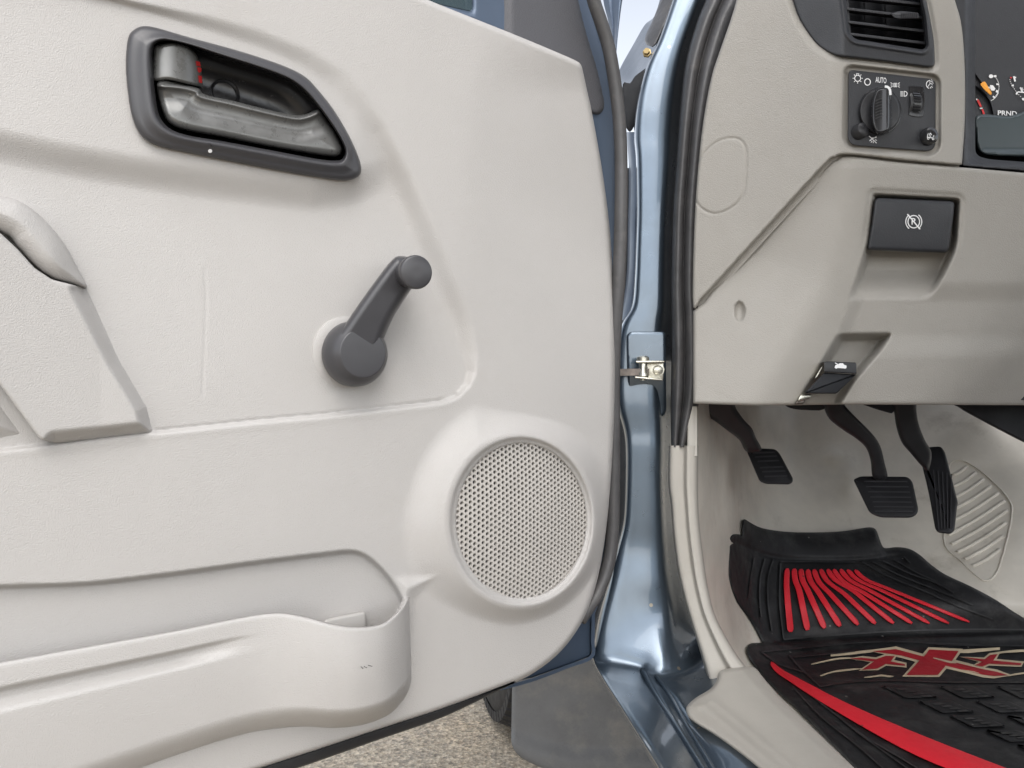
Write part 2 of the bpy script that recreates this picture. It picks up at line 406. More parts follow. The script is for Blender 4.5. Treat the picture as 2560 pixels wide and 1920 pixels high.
def lathe(name, c, axis, prof, material, parent=None, n=40, squash=None):
    """turned part: prof = [(distance along axis, radius)]"""
    ax = Vector(axis).normalized(); a = ax.orthogonal().normalized(); b = ax.cross(a); c = Vector(c); V = []; Fs = []
    for d, r in prof:
        for j in range(n):
            an = 2*math.pi*j/n; V.append(c+ax*d+(a*math.cos(an)+b*math.sin(an))*r)
    m = len(prof)
    for i in range(m-1):
        for j in range(n): k = (j+1) % n; Fs.append([i*n+j, i*n+k, (i+1)*n+k, (i+1)*n+j])
    Fs.append(list(reversed(range(n)))); Fs.append([(m-1)*n+j for j in range(n)])
    return autosmooth(link_mesh(name, V, Fs, material, parent, recalc=True), 40)
def box3(name, corners, material, parent=None, bev=0.0):
    """hexahedron from 8 points: four front, four back"""
    Fs = [[0, 1, 2, 3], [7, 6, 5, 4], [0, 4, 5, 1], [1, 5, 6, 2], [2, 6, 7, 3], [3, 7, 4, 0]]
    o = link_mesh(name, corners, Fs, material, parent, smooth=False, recalc=True)
    if bev:
        md = o.modifiers.new('bevel', 'BEVEL'); md.width = bev; md.segments = 3; o.data.polygons.foreach_set('use_smooth', [True]*6)
    return o
def slab(name, S, quad, h0, h1, material, parent=None, bev=0.0):
    q = np.array(quad, float)
    return box3(name, np.concatenate([S.pt(q[:, 0], q[:, 1], h1), S.pt(q[:, 0], q[:, 1], h0)]), material, parent, bev)
def text_on(name, S, body, u, v, size, h, material, parent, squeeze=1.0, slant=0.0, weight=0.0):
    """lettering set flat on a surface, centred on (u, v); size = cap height in survey units"""
    cu = bpy.data.curves.new(name, 'FONT'); cu.body = body; cu.align_x = 'CENTER'; cu.align_y = 'CENTER'; cu.size = 1.0; cu.offset = weight; cu.resolution_u = 3
    ob = bpy.data.objects.new(name+'_tmp', cu); COL.objects.link(ob)
    dg = bpy.context.evaluated_depsgraph_get(); me = bpy.data.meshes.new_from_object(ob.evaluated_get(dg))
    co = np.array([x.co[:] for x in me.vertices]); fs = [list(p.vertices) for p in me.polygons]
    bpy.data.objects.remove(ob); bpy.data.meshes.remove(me)
    k = size/0.69
    return link_mesh(name, S.pt(u+co[:, 0]*k*squeeze, v-co[:, 1]*k+co[:, 0]*k*squeeze*slant, np.full(len(co), h)), fs, material, parent, smooth=False)

class Sh:                                     # a surface lying at a fixed height over another
    def __init__(s, S, f): s.S, s.f = S, f
    def pt(s, u, v, h=0): return s.S.pt(u, v, s.f(np.asarray(u, float), np.asarray(v, float))+h)
DOOR = Plane(0.77, 0.70)
DASH = Plane(0.762, 0.21)
nD = DOOR.n()
def strip(name, rows, prof, material, parent=None, nv=5, nu=4, thick=0.0):
    """long moulded section: rows = [((uL,vL,YL),(uR,vR,YR)), ...], prof = [(t across, depth change)]"""
    net = []
    for a, b in rows:
        a, b = np.array(a, float), np.array(b, float)
        net.append([tuple(a+(b-a)*t+np.array([0, 0, d])) for t, d in prof])
    return patch(name, net, material, parent, nu=nu, nv=nv, thick=thick)

# ------------------------------------------------------------------ ground
g = link_mesh('ground', [(-300, -300, 0), (300, -300, 0), (300, 300, 0), (-300, 300, 0)], [[0, 1, 2, 3]], 'ground', smooth=False)
g['kind'] = 'structure'

# ------------------------------------------------------------------ truck body round the door opening
body = thing('truck_cab', 'steel blue truck cab with hinge pillar, seal and sill round the open doorway', 'truck', (0.35, 1.1, 0.0))
pil = [(-60, 1702, 1788, .985), (0, 1682, 1765, .982), (96, 1649, 1730, .978), (169, 1616, 1714, .975), (253, 1594, 1704, .972), (337, 1586, 1698, .970),
       (400, 1590, 1694, .968), (520, 1592, 1684, .966), (600, 1590, 1681, .966), (700, 1586, 1679, .965), (765, 1579, 1679, .965), (806, 1556, 1679, .965), (845, 1545, 1679, .965),
       (930, 1539, 1679, .965), (1012, 1542, 1679, .964), (1075, 1558, 1678, .964), (1120, 1563, 1677, .963), (1200, 1563, 1676, .962), (1300, 1558, 1681, .960), (1373, 1541, 1690, .958),
       (1450, 1522, 1702, .952), (1540, 1497, 1724, .945), (1610, 1484, 1742, .938), (1660, 1486, 1760, .93)]
prof_p = [(-.02, .075), (-.005, .030), (.02, .008), (.10, .0), (.30, -.0014), (.55, -.0020), (.72, -.0004), (.80, .008), (.88, .028), (1.0, .055), (1.08, .075)]
pn = [[(a+(b-a)*t, v, Y+d) for t, d in prof_p] for v, a, b, Y in pil[:-2]]
pn += [[(1476, 1612, 1.0), (1483, 1612, .965), (1490, 1612, .945), (1508, 1612, .938), (1545, 1618, .934), (1600, 1632, .928), (1640, 1640, .922), (1665, 1646, .920), (1690, 1650, .925), (1735, 1640, .95), (1760, 1640, .955)],
       [(1476, 1650, .985), (1483, 1650, .94), (1492, 1654, .932), (1520, 1662, .925), (1560, 1668, .922), (1605, 1676, .918), (1618, 1682, .912), (1640, 1692, .905), (1660, 1700, .900), (1735, 1700, .895), (1790, 1690, .89)],
       [(1500, 1700, .96), (1508, 1700, .885), (1520, 1702, .879), (1550, 1708, .876), (1590, 1716, .874), (1632, 1726, .870), (1645, 1730, .864), (1668, 1730, .864), (1690, 1735, .853), (1735, 1740, .845), (1800, 1726, .84)],
       [(1544, 1770, .90), (1552, 1770, .815), (1566, 1771, .809), (1600, 1778, .806), (1640, 1786, .803), (1676, 1794, .799), (1688, 1798, .793), (1706, 1796, .795), (1726, 1798, .785), (1760, 1796, .78), (1830, 1780, .78)],
       [(1594, 1850, .83), (1602, 1850, .745), (1617, 1851, .739), (1650, 1857, .736), (1690, 1864, .734), (1724, 1870, .731), (1736, 1873, .725), (1752, 1872, .727), (1775, 1868, .718), (1820, 1855, .714), (1880, 1840, .714)],
       [(1640, 1925, .77), (1649, 1925, .688), (1665, 1926, .683), (1698, 1930, .681), (1735, 1934, .679), (1766, 1938, .677), (1778, 1941, .671), (1792, 1940, .673), (1816, 1938, .665), (1905, 1925, .655), (1960, 1915, .655)],
       [(1696, 2010, .70), (1705, 2010, .63), (1721, 2011, .625), (1752, 2014, .623), (1788, 2018, .621), (1817, 2022, .62), (1829, 2025, .614), (1843, 2024, .616), (1866, 2022, .609), (1985, 2005, .605), (2040, 1995, .605)]]
patch('hinge_pillar', pn, 'paint', body, nu=5, nv=6)
# recess panel pressed into the pillar around the door check
ppo = round_poly([(1566, 838), (1576, 829), (1664, 829), (1666, 1040), (1620, 1050), (1572, 1030)], [10, 8, 8, 20, 30, 12])
hf('pressed_panel', Flat(.961), ppo, lambda U, V: .0016-.014*sm(900, 1040, V)**1.6, 3, 'paint', body, skirt=.0, roll=(6, .002))
# inner wing: near-black sheet paints in the gap's shade behind the door
patch('gap_shade_panel', [[(1500, -80, 1.16), (1560, -80, 1.15), (1640, -80, 1.13)], [(1490, 420, 1.14), (1550, 420, 1.12), (1620, 420, 1.06)],
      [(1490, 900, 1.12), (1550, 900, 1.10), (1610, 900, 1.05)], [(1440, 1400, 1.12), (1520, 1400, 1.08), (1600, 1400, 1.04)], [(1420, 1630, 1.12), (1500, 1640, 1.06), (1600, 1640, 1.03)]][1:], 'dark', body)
strip('gap_rib', [((1566, 330, 1.06), (1600, 330, 1.03)), ((1572, 430, 1.05), (1602, 430, 1.02)), ((1570, 560, 1.05), (1596, 560, 1.02)), ((1566, 700, 1.05), (1592, 700, 1.02)), ((1548, 800, 1.05), (1585, 800, 1.02))],
      [(0, .03), (.15, .0), (.4, -.006), (.8, .0), (1, .02)], 'paint_dull', body)
# wing top and cowl seen through the gap above the hinge
wing = patch('wing_panel', [[(1664, -70, 1.30), (1700, -70, 1.22), (1740, -70, 1.15)], [(1640, 32, 1.28), (1668, 30, 1.20), (1705, 20, 1.12)],
      [(1612, 62, 1.26), (1640, 75, 1.18), (1672, 80, 1.10)], [(1584, 110, 1.24), (1606, 130, 1.16), (1640, 140, 1.07)],
      [(1549, 174, 1.22), (1584, 190, 1.14), (1622, 190, 1.05)], [(1540, 215, 1.21), (1562, 212, 1.14), (1598, 225, 1.06)]], 'paint', body)
plate('wing_bracket', Flat(1.04), smooth_closed([(1556, 212), (1575, 208), (1588, 190), (1612, 172), (1640, 150), (1640, 180), (1604, 260), (1592, 300), (1575, 330), (1560, 300)], 3), -.02, .0, 'dark', body, r=3, rh=.003)
strip('cowl_rubber', [((1672, -60, 1.10), (1716, -60, 1.07)), ((1651, 0, 1.10), (1690, 0, 1.06)), ((1632, 50, 1.09), (1666, 55, 1.05)), ((1612, 95, 1.08), (1644, 105, 1.04)), ((1616, 112, 1.08), (1632, 118, 1.04))],
      [(0, .02), (.1, .002), (.45, -.004), (.9, .0), (1, .02)], 'rubber', body)
lathe('bolt', P(1618, 134, 1.04), (-.3, -1, .1), [(0, .0062), (.003, .0062), (.0035, .0042), (.008, .0042)], 'brass', body, n=6)
# rubber seal round the opening: two lobes side by side
seal = [(-60, 1790, 1878, .952), (0, 1768, 1858, .948), (48, 1748, 1836, .945), (126, 1724, 1810, .942), (195, 1711, 1790, .940), (304, 1700, 1770, .938), (412, 1692, 1758, .936), (520, 1684, 1750, .935),
        (620, 1681, 1747, .934), (720, 1679, 1746, .934), (800, 1680, 1752, .934), (900, 1681, 1754, .934), (970, 1680, 1751, .934), (1012, 1679, 1745, .934), (1060, 1679, 1730, .935), (1118, 1679, 1716, .936)]
strip('door_seal', [((a, v, Y), (b, v, Y)) for v, a, b, Y in seal],
      [(-.04, .04), (.0, .010), (.05, .001), (.15, -.006), (.27, -.007), (.38, -.003), (.43, .004), (.48, -.004), (.6, -.011), (.75, -.012), (.9, -.007), (.98, .004), (1.02, .04)], 'rubber', body, nv=5, nu=3)
# beige kick trim that takes over from the seal
kt = [(1090, 1716, 1744, .934), (1114, 1674, 1744, .932), (1207, 1673, 1743, .930), (1262, 1679, 1744, .928), (1330, 1684, 1749, .926), (1417, 1695, 1760, .922), (1482, 1709, 1771, .916), (1547, 1727, 1790, .908), (1634, 1754, 1838, .895), (1699, 1772, 1890, .885)]
strip('kick_trim', [((a, v, Y), (b, v, Y)) for v, a, b, Y in kt[1:]],
      [(-.03, .035), (.0, .010), (.06, .0), (.30, -.003), (.50, -.004), (.58, -.010), (.64, -.014), (.80, -.014), (.93, -.011), (1.0, .0), (1.03, .05)], 'kick', body, nv=5, nu=4, thick=0)
strip('kick_trim_upright', [((1717, 1016, .930), (1744, 1016, .930)), ((1717, 1060, .930), (1744, 1060, .930)), ((1716, 1140, .925), (1744, 1140, .925))],
      [(0, .03), (.04, .0), (.2, -.006), (.8, -.006), (1, .0), (1.02, .05)], 'kick', body)
sl = pn[-6:]
for c0, rr_ in ((5, .0028), (7, .0022)):
    tube('gutter_bead', smooth_open(np.array([P(*r[c0]) for r in sl]), 5)+np.array([0, 0, .0008]), rr_, 'paint', body, n=8)
# beige scuff plate on the sill
SC = Flat(.872, dv=-.00095, v0=1673, g=1.4)
sp_out = smooth_closed([(1802, 1676), (1850, 1668), (1885, 1668), (1912, 1699), (1960, 1752), (2034, 1822), (2138, 1922), (2230, 2010), (2000, 2020), (1904, 1926), (1800, 1846), (1736, 1806), (1718, 1786), (1717, 1766), (1740, 1744), (1776, 1722), (1792, 1700)], 4)
ribA = smooth_open(z9([(340, 1305), (370, 1300), (430, 1350), (600, 1490), (780, 1640), (900, 1740)]), 5)
ribB = smooth_open(z9([(395, 1280), (425, 1275), (480, 1320), (640, 1450), (860, 1640), (980, 1740)]), 5)
def sill_h(U, V):
    da = seg_dist(ribA, U, V, False)[0]; db = seg_dist(ribB, U, V, False)[0]
    h = .0022*np.exp(-(da/9)**2)+.0022*np.exp(-(db/9)**2)
    edge = np.interp(V, [1660, 1699, 1752, 1822, 1922, 2010], [1880, 1912, 1960, 2034, 2138, 2230])
    return h+.008*sm(170, 70, edge-U)-.012*sm(40, 0, edge-U)
hf('scuff_plate', SC, sp_out, sill_h, 4, 'kick', body, skirt=.03, roll=(12, .008))
# rest of the cab: roof, rear wall and far side (shade the interior)
fw = np.array((-.205, .979, 0)); rt = np.array((.979, .205, 0))
def cab_box(name, x0, x1, y0, y1, zz0, zz1, m):
    o0 = np.array((.14, .95, 0)); f = lambda x, y, z: tuple(o0+rt*x+fw*y+np.array((0, 0, z)))
    return box3(name, [f(x0, y0, zz0), f(x1, y0, zz0), f(x1, y0, zz1), f(x0, y0, zz1), f(x0, y1, zz0), f(x1, y1, zz0), f(x1, y1, zz1), f(x0, y1, zz1)], m, body)
cab_box('roof', .06, 1.60, -1.75, -.50, 1.58, 1.66, 'trim_smooth')
cab_box('rear_wall', .06, 1.60, -1.80, -1.75, .35, .95, 'trim_smooth')
cab_box('far_side', 1.55, 1.60, -1.75, .7, .35, .95, 'trim_smooth')
cab_box('under_floor', .16, 1.60, -1.75, .7, .30, .34, 'dark')
# door check: bracket on the pillar, arm into the door
ck = thing('door_check', 'zinc plated door check strap bolted to the blue hinge pillar', 'door check', tuple(P(1640, 925, .955)))
CKF = Flat(.952)
zc5 = lambda p: zm(p, 1480, 780, .1326)
plate('base_plate', CKF, round_poly(zc5([(1030, 960), (1360, 950), (1345, 1290), (1060, 1270)]), 5), -.004, .0035, 'zinc', ck, r=2, rh=.001)
slab('upper_lug', CKF, zc5([(820, 920), (1370, 915), (1370, 955), (830, 965)]), .0, .022, 'zinc', ck, bev=.0012)
slab('lower_lug', CKF, zc5([(800, 1215), (1100, 1225), (1340, 1265), (1340, 1300), (820, 1258)]) if False else zc5([(800, 1210), (1340, 1262), (1340, 1298), (810, 1252)]), .0, .022, 'zinc', ck, bev=.0012)
lathe('pivot_pin', P(*zc5([(960, 1290)])[0], .94), (0, 0, 1), [(0, .0035), (.004, .0035), (.005, .0068), (.009, .0068), (.012, .0048), (.022, .0048), (.024, .0075), (.028, .0075), (.03, .005)], 'zinc', ck, n=20)
lathe('bolt', P(*zc5([(1228, 1095)])[0], .9505), (0, -1, 0), [(0, .0085), (.0022, .0085), (.0024, .0058), (.0075, .0058), (.008, .005)], 'zinc', ck, n=24)
arm = [P(*zc5([q])[0], Y) for q, Y in (((60, 1150), .93), ((420, 1145), .937), ((700, 1135), .942), ((960, 1135), .944), ((1060, 1135), .946))]
V_ = []
for q in arm:
    for dz, dy in ((.0042, -.007), (.0042, .007), (-.0042, .007), (-.0042, -.007)): V_.append(q+np.array([0, dy, dz]))
Fs_ = [[i*4+j, i*4+(j+1) % 4, (i+1)*4+(j+1) % 4, (i+1)*4+j] for i in range(len(arm)-1) for j in range(4)]+[[0, 1, 2, 3], [len(V_)-1, len(V_)-2, len(V_)-3, len(V_)-4]]
link_mesh('check_arm', V_, Fs_, 'rusty', ck, smooth=False, recalc=True)

# ------------------------------------------------------------------ mudflap and front wheel under the door
FL = Flat(1.45, dv=-.0001, v0=1700, du=0)
flp = round_poly([(1282, 1640), (1560, 1610), (1640, 1800), (1700, 1990), (1480, 1958), (1345, 1918), (1277, 1880)], [10, 10, 10, 40, 40, 40, 40])
fold = smooth_open(z8([(1050, 1440), (1200, 1510), (1450, 1575), (1800, 1590), (2000, 1600)]), 5)
def flap_h(U, V):
    fv = np.interp(U, [f[0] for f in fold], [f[1] for f in fold]); return .012*sm(-25, 25, V-fv)+.0*U
tag(hf('mudflap', FL, smooth_closed(flp, 2), flap_h, 6, 'flap', None, skirt=.008, roll=(8, .004)), 'flat grey rubber mudflap hanging behind the front wheel below the door', 'mudflap')
wc = Vector((.045, 2.02, .36)); wax = Vector((1, .21, 0)).normalized()
wh = thing('front_wheel', 'black front tyre standing on the concrete behind the grey mudflap', 'wheel', (wc.x, wc.y, 0))
R_, hw = .36, .115
prof_t = [(-.085, .20), (-hw+.004, .235), (-hw, .27), (-hw+.002, .315), (-hw+.018, .345), (-hw+.035, R_-.004), (-.03, R_), (.03, R_), (hw-.035, R_-.004), (hw-.018, .345), (hw-.002, .315), (hw, .27), (hw-.004, .235), (.085, .20)]
tyre = lathe('tyre', wc, wax, prof_t, 'tyre', wh, n=96)
lathe('rim', wc, wax, [(-.07, .03), (-.075, .08), (-.05, .12), (-.06, .17), (-.088, .203), (-.08, .19), (.08, .19)], 'zinc', wh, n=48)
# tread blocks in rows round the tyre
V_, Fs_ = [], []
a0 = wax.orthogonal().normalized(); b0 = wax.cross(a0)
for row, (d0, d1) in enumerate(((-.112, -.068), (-.060, -.024), (-.016, .016), (.024, .060), (.068, .112))):
    for i in range(60):
        base = len(V_); t0 = 2*math.pi*(i+.5*(row % 2))/60; t1 = t0+2*math.pi/60*.74; sk = .02*(1 if row % 2 else -1)
        for dd, tt, rr in ((d0, t0, 1), (d1, t0+sk, 1), (d1, t1+sk, 1), (d0, t1, 1), (d0, t0, 0), (d1, t0+sk, 0), (d1, t1+sk, 0), (d0, t1, 0)):
            rad = (R_+.006 if abs(dd) < .1 else R_-.012) if rr else R_-.035
            V_.append(wc+wax*dd+(a0*math.cos(tt)+b0*math.sin(tt))*rad)
        Fs_ += [[base+x for x in f] for f in ([0, 1, 2, 3], [0, 4, 5, 1], [1, 5, 6, 2], [2, 6, 7, 3], [3, 7, 4, 0])]
tb = link_mesh('tread', V_, Fs_, 'tyre', wh, smooth=False, recalc=True); tb['kind'] = 'stuff'

# ------------------------------------------------------------------ the open door
door = thing('hinged_door_assembly', 'open truck door with pale grey grained trim panel, crank window and round speaker', 'car door', tuple(DOOR.pt(700, 1960, -.03)))
def iv(v, pts): return np.interp(v, [p[0] for p in pts], [p[1] for p in pts])
panel = np.array([(-800, -400), (-500, -430), (200, -395), (700, -166)] + [(1070, 0), (1180, 44), (1300, 92), (1400, 134), (1440, 152), (1452, 162), (1458, 182), (1468, 228), (1480, 282), (1505, 422), (1523, 560), (1533, 700), (1537, 850), (1536, 1000), (1530, 1150),
         (1518, 1300), (1500, 1420), (1475, 1510), (1440, 1580), (1390, 1640), (1321, 1690), (1250, 1719), (1104, 1773), (950, 1823), (800, 1873), (655, 1920), (300, 2035), (-100, 2140), (-800, 2290)], float)
panel = np.concatenate([panel[:4], smooth_open(panel[4:], 4)])
insA = np.array([(-900, -260), (100, -50), (330, 0), (520, 35), (651, 69), (781, 121), (868, 174), (921, 234), (974, 312), (1039, 434), (1082, 534), (1130, 642), (1162, 730), (1190, 810), (1200, 880), (1194, 935), (1176, 968), (1148, 992), (1095, 1009), (960, 1024), (800, 1042), (651, 1055), (391, 1083), (0, 1130), (-900, 1250)], float)
insB = np.array([(-900, -220), (100, -42), (260, 0), (390, 39), (520, 82), (651, 126), (738, 165), (803, 208), (868, 282), (911, 347), (950, 430), (987, 510), (1026, 608), (1074, 700), (1112, 782), (1147, 878), (1163, 930), (1161, 956), (1142, 982), (1098, 1001), (960, 1016), (800, 1034), (651, 1047), (391, 1075), (0, 1122), (-900, 1240)], float)
pod = np.array([(-900, -400), (1200, -100), (1010, 420), (930, 446), (860, 470), (781, 484), (564, 458), (347, 428), (174, 398), (0, 362), (-900, 200)], float)
facet = np.array([(1500, 60), (1380, 96), (1290, 100), (1234, 110), (1199, 137), (1182, 176), (1174, 260), (1171, 390), (1175, 600), (1190, 900), (1650, 900), (1650, 60)], float)
spkO = smooth_closed([(1000, 1330), (1012, 1240), (1050, 1140), (1110, 1060), (1180, 1012), (1240, 1020), (1330, 1036), (1420, 1062), (1486, 1112), (1520, 1190), (1524, 1290), (1508, 1390), (1476, 1455), (1420, 1515), (1350, 1552), (1270, 1566), (1180, 1548), (1080, 1500), (1020, 1430)], 4)
spkE = circ(1303, 1302, 177, 208, 60)
pocket = round_poly([(-900, 1480), (0, 1462), (217, 1456), (434, 1430), (651, 1400), (900, 1370), (965, 1425), (1014, 1500), (1030, 1700), (960, 1790), (600, 1830), (0, 2030), (-900, 2250)], [0, 0, 60, 60, 60, 50, 40, 40, 40, 40, 0, 0, 0])
wedge = np.array([(985, 1440), (1020, 1437), (1104, 1436), (1075, 1462), (1040, 1500), (1032, 1620), (1030, 1715), (1000, 1720)], float)
def panel_h(U, V):
    t = between(insA, insB, U, V); s = t*t*(3-2*t)
    dep = .016-.0095*sm(420, 1060, V)
    h = -dep*s
    h = h+.011*sm(-52, 46, sdf(pod, U, V))*s*sm(1010, 880, U)
    cu = iv(V, [(60, 1190), (176, 1182), (260, 1174), (390, 1171), (600, 1175), (1000, 1180)])
    h = h-.11*.00042*softpos(U-cu, 18)*sm(70, 240, V)*sm(1000, 420, V)
    t = between(spkO, spkE, U, V); h = h+.017*(t*t*(3-2*t))
    e = sdf(spkE, U, V); h = h-.006*sm(-2, 6, e)-.028*sm(12, 24, e)+.0007*np.exp(-((e+14)/9)**2)
    h = h-.010*sm(-1, 11, sdf(pocket, U, V))
    h = h+.005*sm(-3, 40, sdf(wedge, U, V))
    # soft crest of the lower panel just under the seam
    h = h+.0003*np.exp(-((seg_dist(insA[17:], U, V, False)[0]-10)/9)**2)*(t*0+1)*sm(-4, 2, -sdf(insA, U, V))
    # parting groove along the lower edge of the insert
    gr = seg_dist(np.array([(1140, 988), (1126, 996), (1097, 1004), (960, 1020), (800, 1038), (651, 1051), (391, 1079)]), U, V, False)[0]
    h = h-.0030*np.exp(-(gr/4.2)**2)
    # faint scratch
    sc = seg_dist(smooth_open([(513, 672), (515, 760), (511, 870), (506, 988)], 5), U, V, False)[0]
    return h-.0005*np.exp(-(sc/2.6)**2)
bez_cut = smooth_closed(zm([(170, 420), (170, 220), (260, 125), (600, 190), (1200, 370), (1560, 520), (1780, 800), (2000, 1230), (1900, 1300), (1000, 1130), (420, 1030), (260, 900), (190, 650)], 300, 50, .2893), 3)
hf('trim_panel', DOOR, panel, panel_h, 4.0, 'trim', door, holes=[bez_cut], skirt=.02, roll=(13, .008))
# painted inner shell standing a little proud of the trim edge, with the window frame
shell = np.array([(-800, -300), (600, -120), (1090, 10), (1180, 30), (1180, -90), (1466, -90), (1478, 0), (1518, 143), (1542, 295), (1547, 434), (1548, 600), (1547, 740), (1543, 900), (1541, 1050), (1542, 1200), (1540, 1330), (1534, 1412), (1506, 1482), (1464, 1545), (1400, 1606), (1330, 1672), (1250, 1700), (800, 1850), (300, 2010), (-800, 2260)], float)
hf('inner_shell', DOOR, shell, lambda U, V: -.030-.040*sm(6, 60, sdf(panel, U, V)), 8, 'paint_dull', door, skirt=.05, roll=(10, .005))
plate('outer_skin', DOOR, round_poly([(1330, 1560), (1500, 1500), (1478, 1560), (1480, 1622), (1477, 1640), (1420, 1662), (1330, 1694), (1230, 1714), (1100, 1680)], [5, 5, 5, 12, 8, 5, 5, 5, 5]), -.085, -.075, 'paint_dull', door, r=5, rh=.004)
stroke('hem_fold', DOOR, smooth_open([(1484, 1520), (1482, 1600), (1479, 1642), (1420, 1666), (1330, 1700), (1250, 1722)], 4), 9, -.085, -.070, 'paint_dull', door)
# rubber weatherstrip up the hinge side and along the bottom
wsp = [(1470, -70, -.006), (1484, 0, -.006), (1504, 60, -.006), (1524, 130, -.006), (1543, 250, -.006), (1551, 350, -.006), (1553, 450, -.006), (1552, 560, -.006), (1549, 650, -.007), (1546, 720, -.008), (1540, 790, -.011), (1535, 900, -.016), (1534, 1050, -.018), (1534, 1200, -.018), (1528, 1370, -.018), (1500, 1470, -.018), (1450, 1550, -.018)]
pth = smooth_open(np.array([DOOR.pt(*q) for q in wsp]), 5)
tube('weatherstrip', pth, .0082, 'rubber', door, n=14, profile=lambda a: 1.0+.12*math.cos(2*a))
bs = [(1290, 1704, 4), (1240, 1724, 10), (1104, 1781, 22), (950, 1833, 25), (800, 1884, 28), (655, 1932, 30), (300, 2048, 34), (-100, 2155, 36), (-800, 2305, 40)]
c = np.array([b[:2] for b in bs], float); wv = np.array([b[2] for b in bs], float)
up_ = c-np.array([0, 1])*wv[:, None]*.5; dn_ = c+np.array([0, 1])*wv[:, None]*.62
plate('bottom_seal', DOOR, np.concatenate([smooth_open(up_, 4), smooth_open(dn_, 4)[::-1]]), -.05, -.004, 'black', door, r=5, rh=.006)
# sail panel that covers the mirror mount, glass run and window glass
sail = smooth_closed([(1250, -90), (1440, -90), (1448, 0), (1469, 87), (1495, 174), (1510, 240), (1513, 262), (1508, 280), (1494, 289), (1470, 280), (1440, 240), (1300, 180), (1252, 130), (1250, 20)], 4)
hf('mirror_sail_panel', DOOR, sail, lambda U, V: -.030+.004*sm(1258, 1285, U), 5, 'charcoal_grain', door, skirt=.012, roll=(14, .006))
slab('glass_run', DOOR, [(1200, -90), (1254, -90), (1254, 150), (1200, 120)], -.044, -.033, 'charcoal', door, bev=.002)
slab('glass_run_lip', DOOR, [(1193, -90), (1203, -90), (1203, 120), (1193, 115)], -.044, -.031, 'rubber', door, bev=.001)
slab('window_glass', DOOR, [(-800, -420), (1196, -420), (1196, 130), (-800, -60)], -.043, -.039, 'glass', door)
# upper window frame, outer side: dark band right of the weatherstrip
strip('window_frame', [((1500, -90, 1.02), (1572, -90, .98)), ((1508, 0, 1.01), (1556, 0, .975)), ((1522, 60, 1.00), (1548, 60, .965)), ((1530, 120, .99), (1542, 120, .955)), ((1534, 160, .98), (1540, 160, .95))],
      [(0, .0), (.3, -.002), (.45, .003), (.9, .0), (1, .02)], 'paint_dull', door)

# map pocket: front wall swelling into a bottle holder
lip = np.array([(-800, 1812), (-300, 1716), (0, 1656), (217, 1617), (434, 1578), (608, 1543), (694, 1532), (760, 1541), (825, 1558), (890, 1567), (955, 1559), (1000, 1524), (1018, 1500), (1025, 1484)], float)
bot = np.array([(-800, 2330), (-300, 2160), (0, 2052), (217, 1972), (434, 1893), (600, 1840), (694, 1823), (765, 1818), (840, 1821), (910, 1812), (972, 1787), (1012, 1745), (1026, 1712), (1030, 1690)], float)
hl = np.array([.022, .022, .022, .022, .022, .024, .029, .037, .046, .051, .048, .034, .016, -.012])
fl = np.array([1, 1, 1, 1, 1, .12, 0, 0, 0, 0, 0, 0, 0, 0], float)
Lp, Bp = smooth_open(lip, 10), smooth_open(bot, 10); Hh = smooth_open(hl[:, None], 10)[:, 0]; Ff = np.clip(smooth_open(fl[:, None], 10)[:, 0], 0, 1)
rr = np.concatenate([np.linspace(0, .06, 6), np.linspace(.075, .92, 64), np.linspace(.93, 1, 12)])
Vp = []
for r in rr:
    pf = 1.0 if r > .045 else math.sqrt(max(0, 1-((.045-r)/.045)**2))*.10+.90
    if r > .80: pf *= max(0.0, 1-((r-.80)/.20)**2.2)
    pf *= 1+.06*math.sin(math.pi*min(1, r/.8))
    flute = -.0075*sm(.155, .185, r)*sm(.325, .225, r)
    q = Lp+(Bp-Lp)*r
    Vp.append(DOOR.pt(q[:, 0], q[:, 1], Hh*pf+flute*Ff-(.002 if r > .97 else 0)))
Vp = np.array(Vp); a_, b_ = Vp.shape[:2]
pk = link_mesh('map_pocket', Vp.reshape(-1, 3), [[i*b_+j, (i+1)*b_+j, (i+1)*b_+j+1, i*b_+j+1] for i in range(a_-1) for j in range(b_-1)], 'trim', door)
md = pk.modifiers.new('wall', 'SOLIDIFY'); md.thickness = .0055; md.offset = -1
# moulded step on the pocket's floor, seen behind the bottle holder, and the web at its end
slab('pocket_step', DOOR, z8([(20, 805), (262, 755), (272, 900), (20, 930)]), -.012, .012, 'trim_smooth', door, bev=.003)

# armrest: tail of the pad, body and lower wing
cap_o = smooth_closed([(-700, 330), (-200, 452), (0, 490), (65, 512), (121, 560), (165, 616), (195, 673), (216, 712), (210, 719), (170, 708), (130, 695), (87, 666), (43, 618), (0, 579), (-200, 500), (-700, 420)], 4)
body_o = round_poly([(-700, 424), (-200, 502), (0, 582), (43, 622), (87, 671), (130, 699), (214, 720), (243, 774), (304, 895), (376, 1012), (389, 1064), (376, 1083), (260, 1096), (139, 1108), (100, 1098), (0, 962), (-150, 760), (-700, 560)], [0, 0, 8, 8, 8, 8, 4, 10, 20, 20, 12, 10, 10, 16, 10, 10, 10, 0])
def body_h(U, V):
    d = sdf(body_o, U, V); r_edge = seg_dist([(214, 720), (243, 774), (304, 895), (376, 1012), (389, 1064)], U, V, False)[0]
    b_edge = seg_dist([(376, 1083), (260, 1096), (139, 1108)], U, V, False)[0]
    return -.010+.022*np.minimum(sm(0, 44, r_edge), .35+.65*sm(0, 34, b_edge))+.00003*np.clip(250-U, 0, 600)
hf('armrest_body', DOOR, body_o, body_h, 4, 'trim', door, skirt=.02, roll=(5, .002))
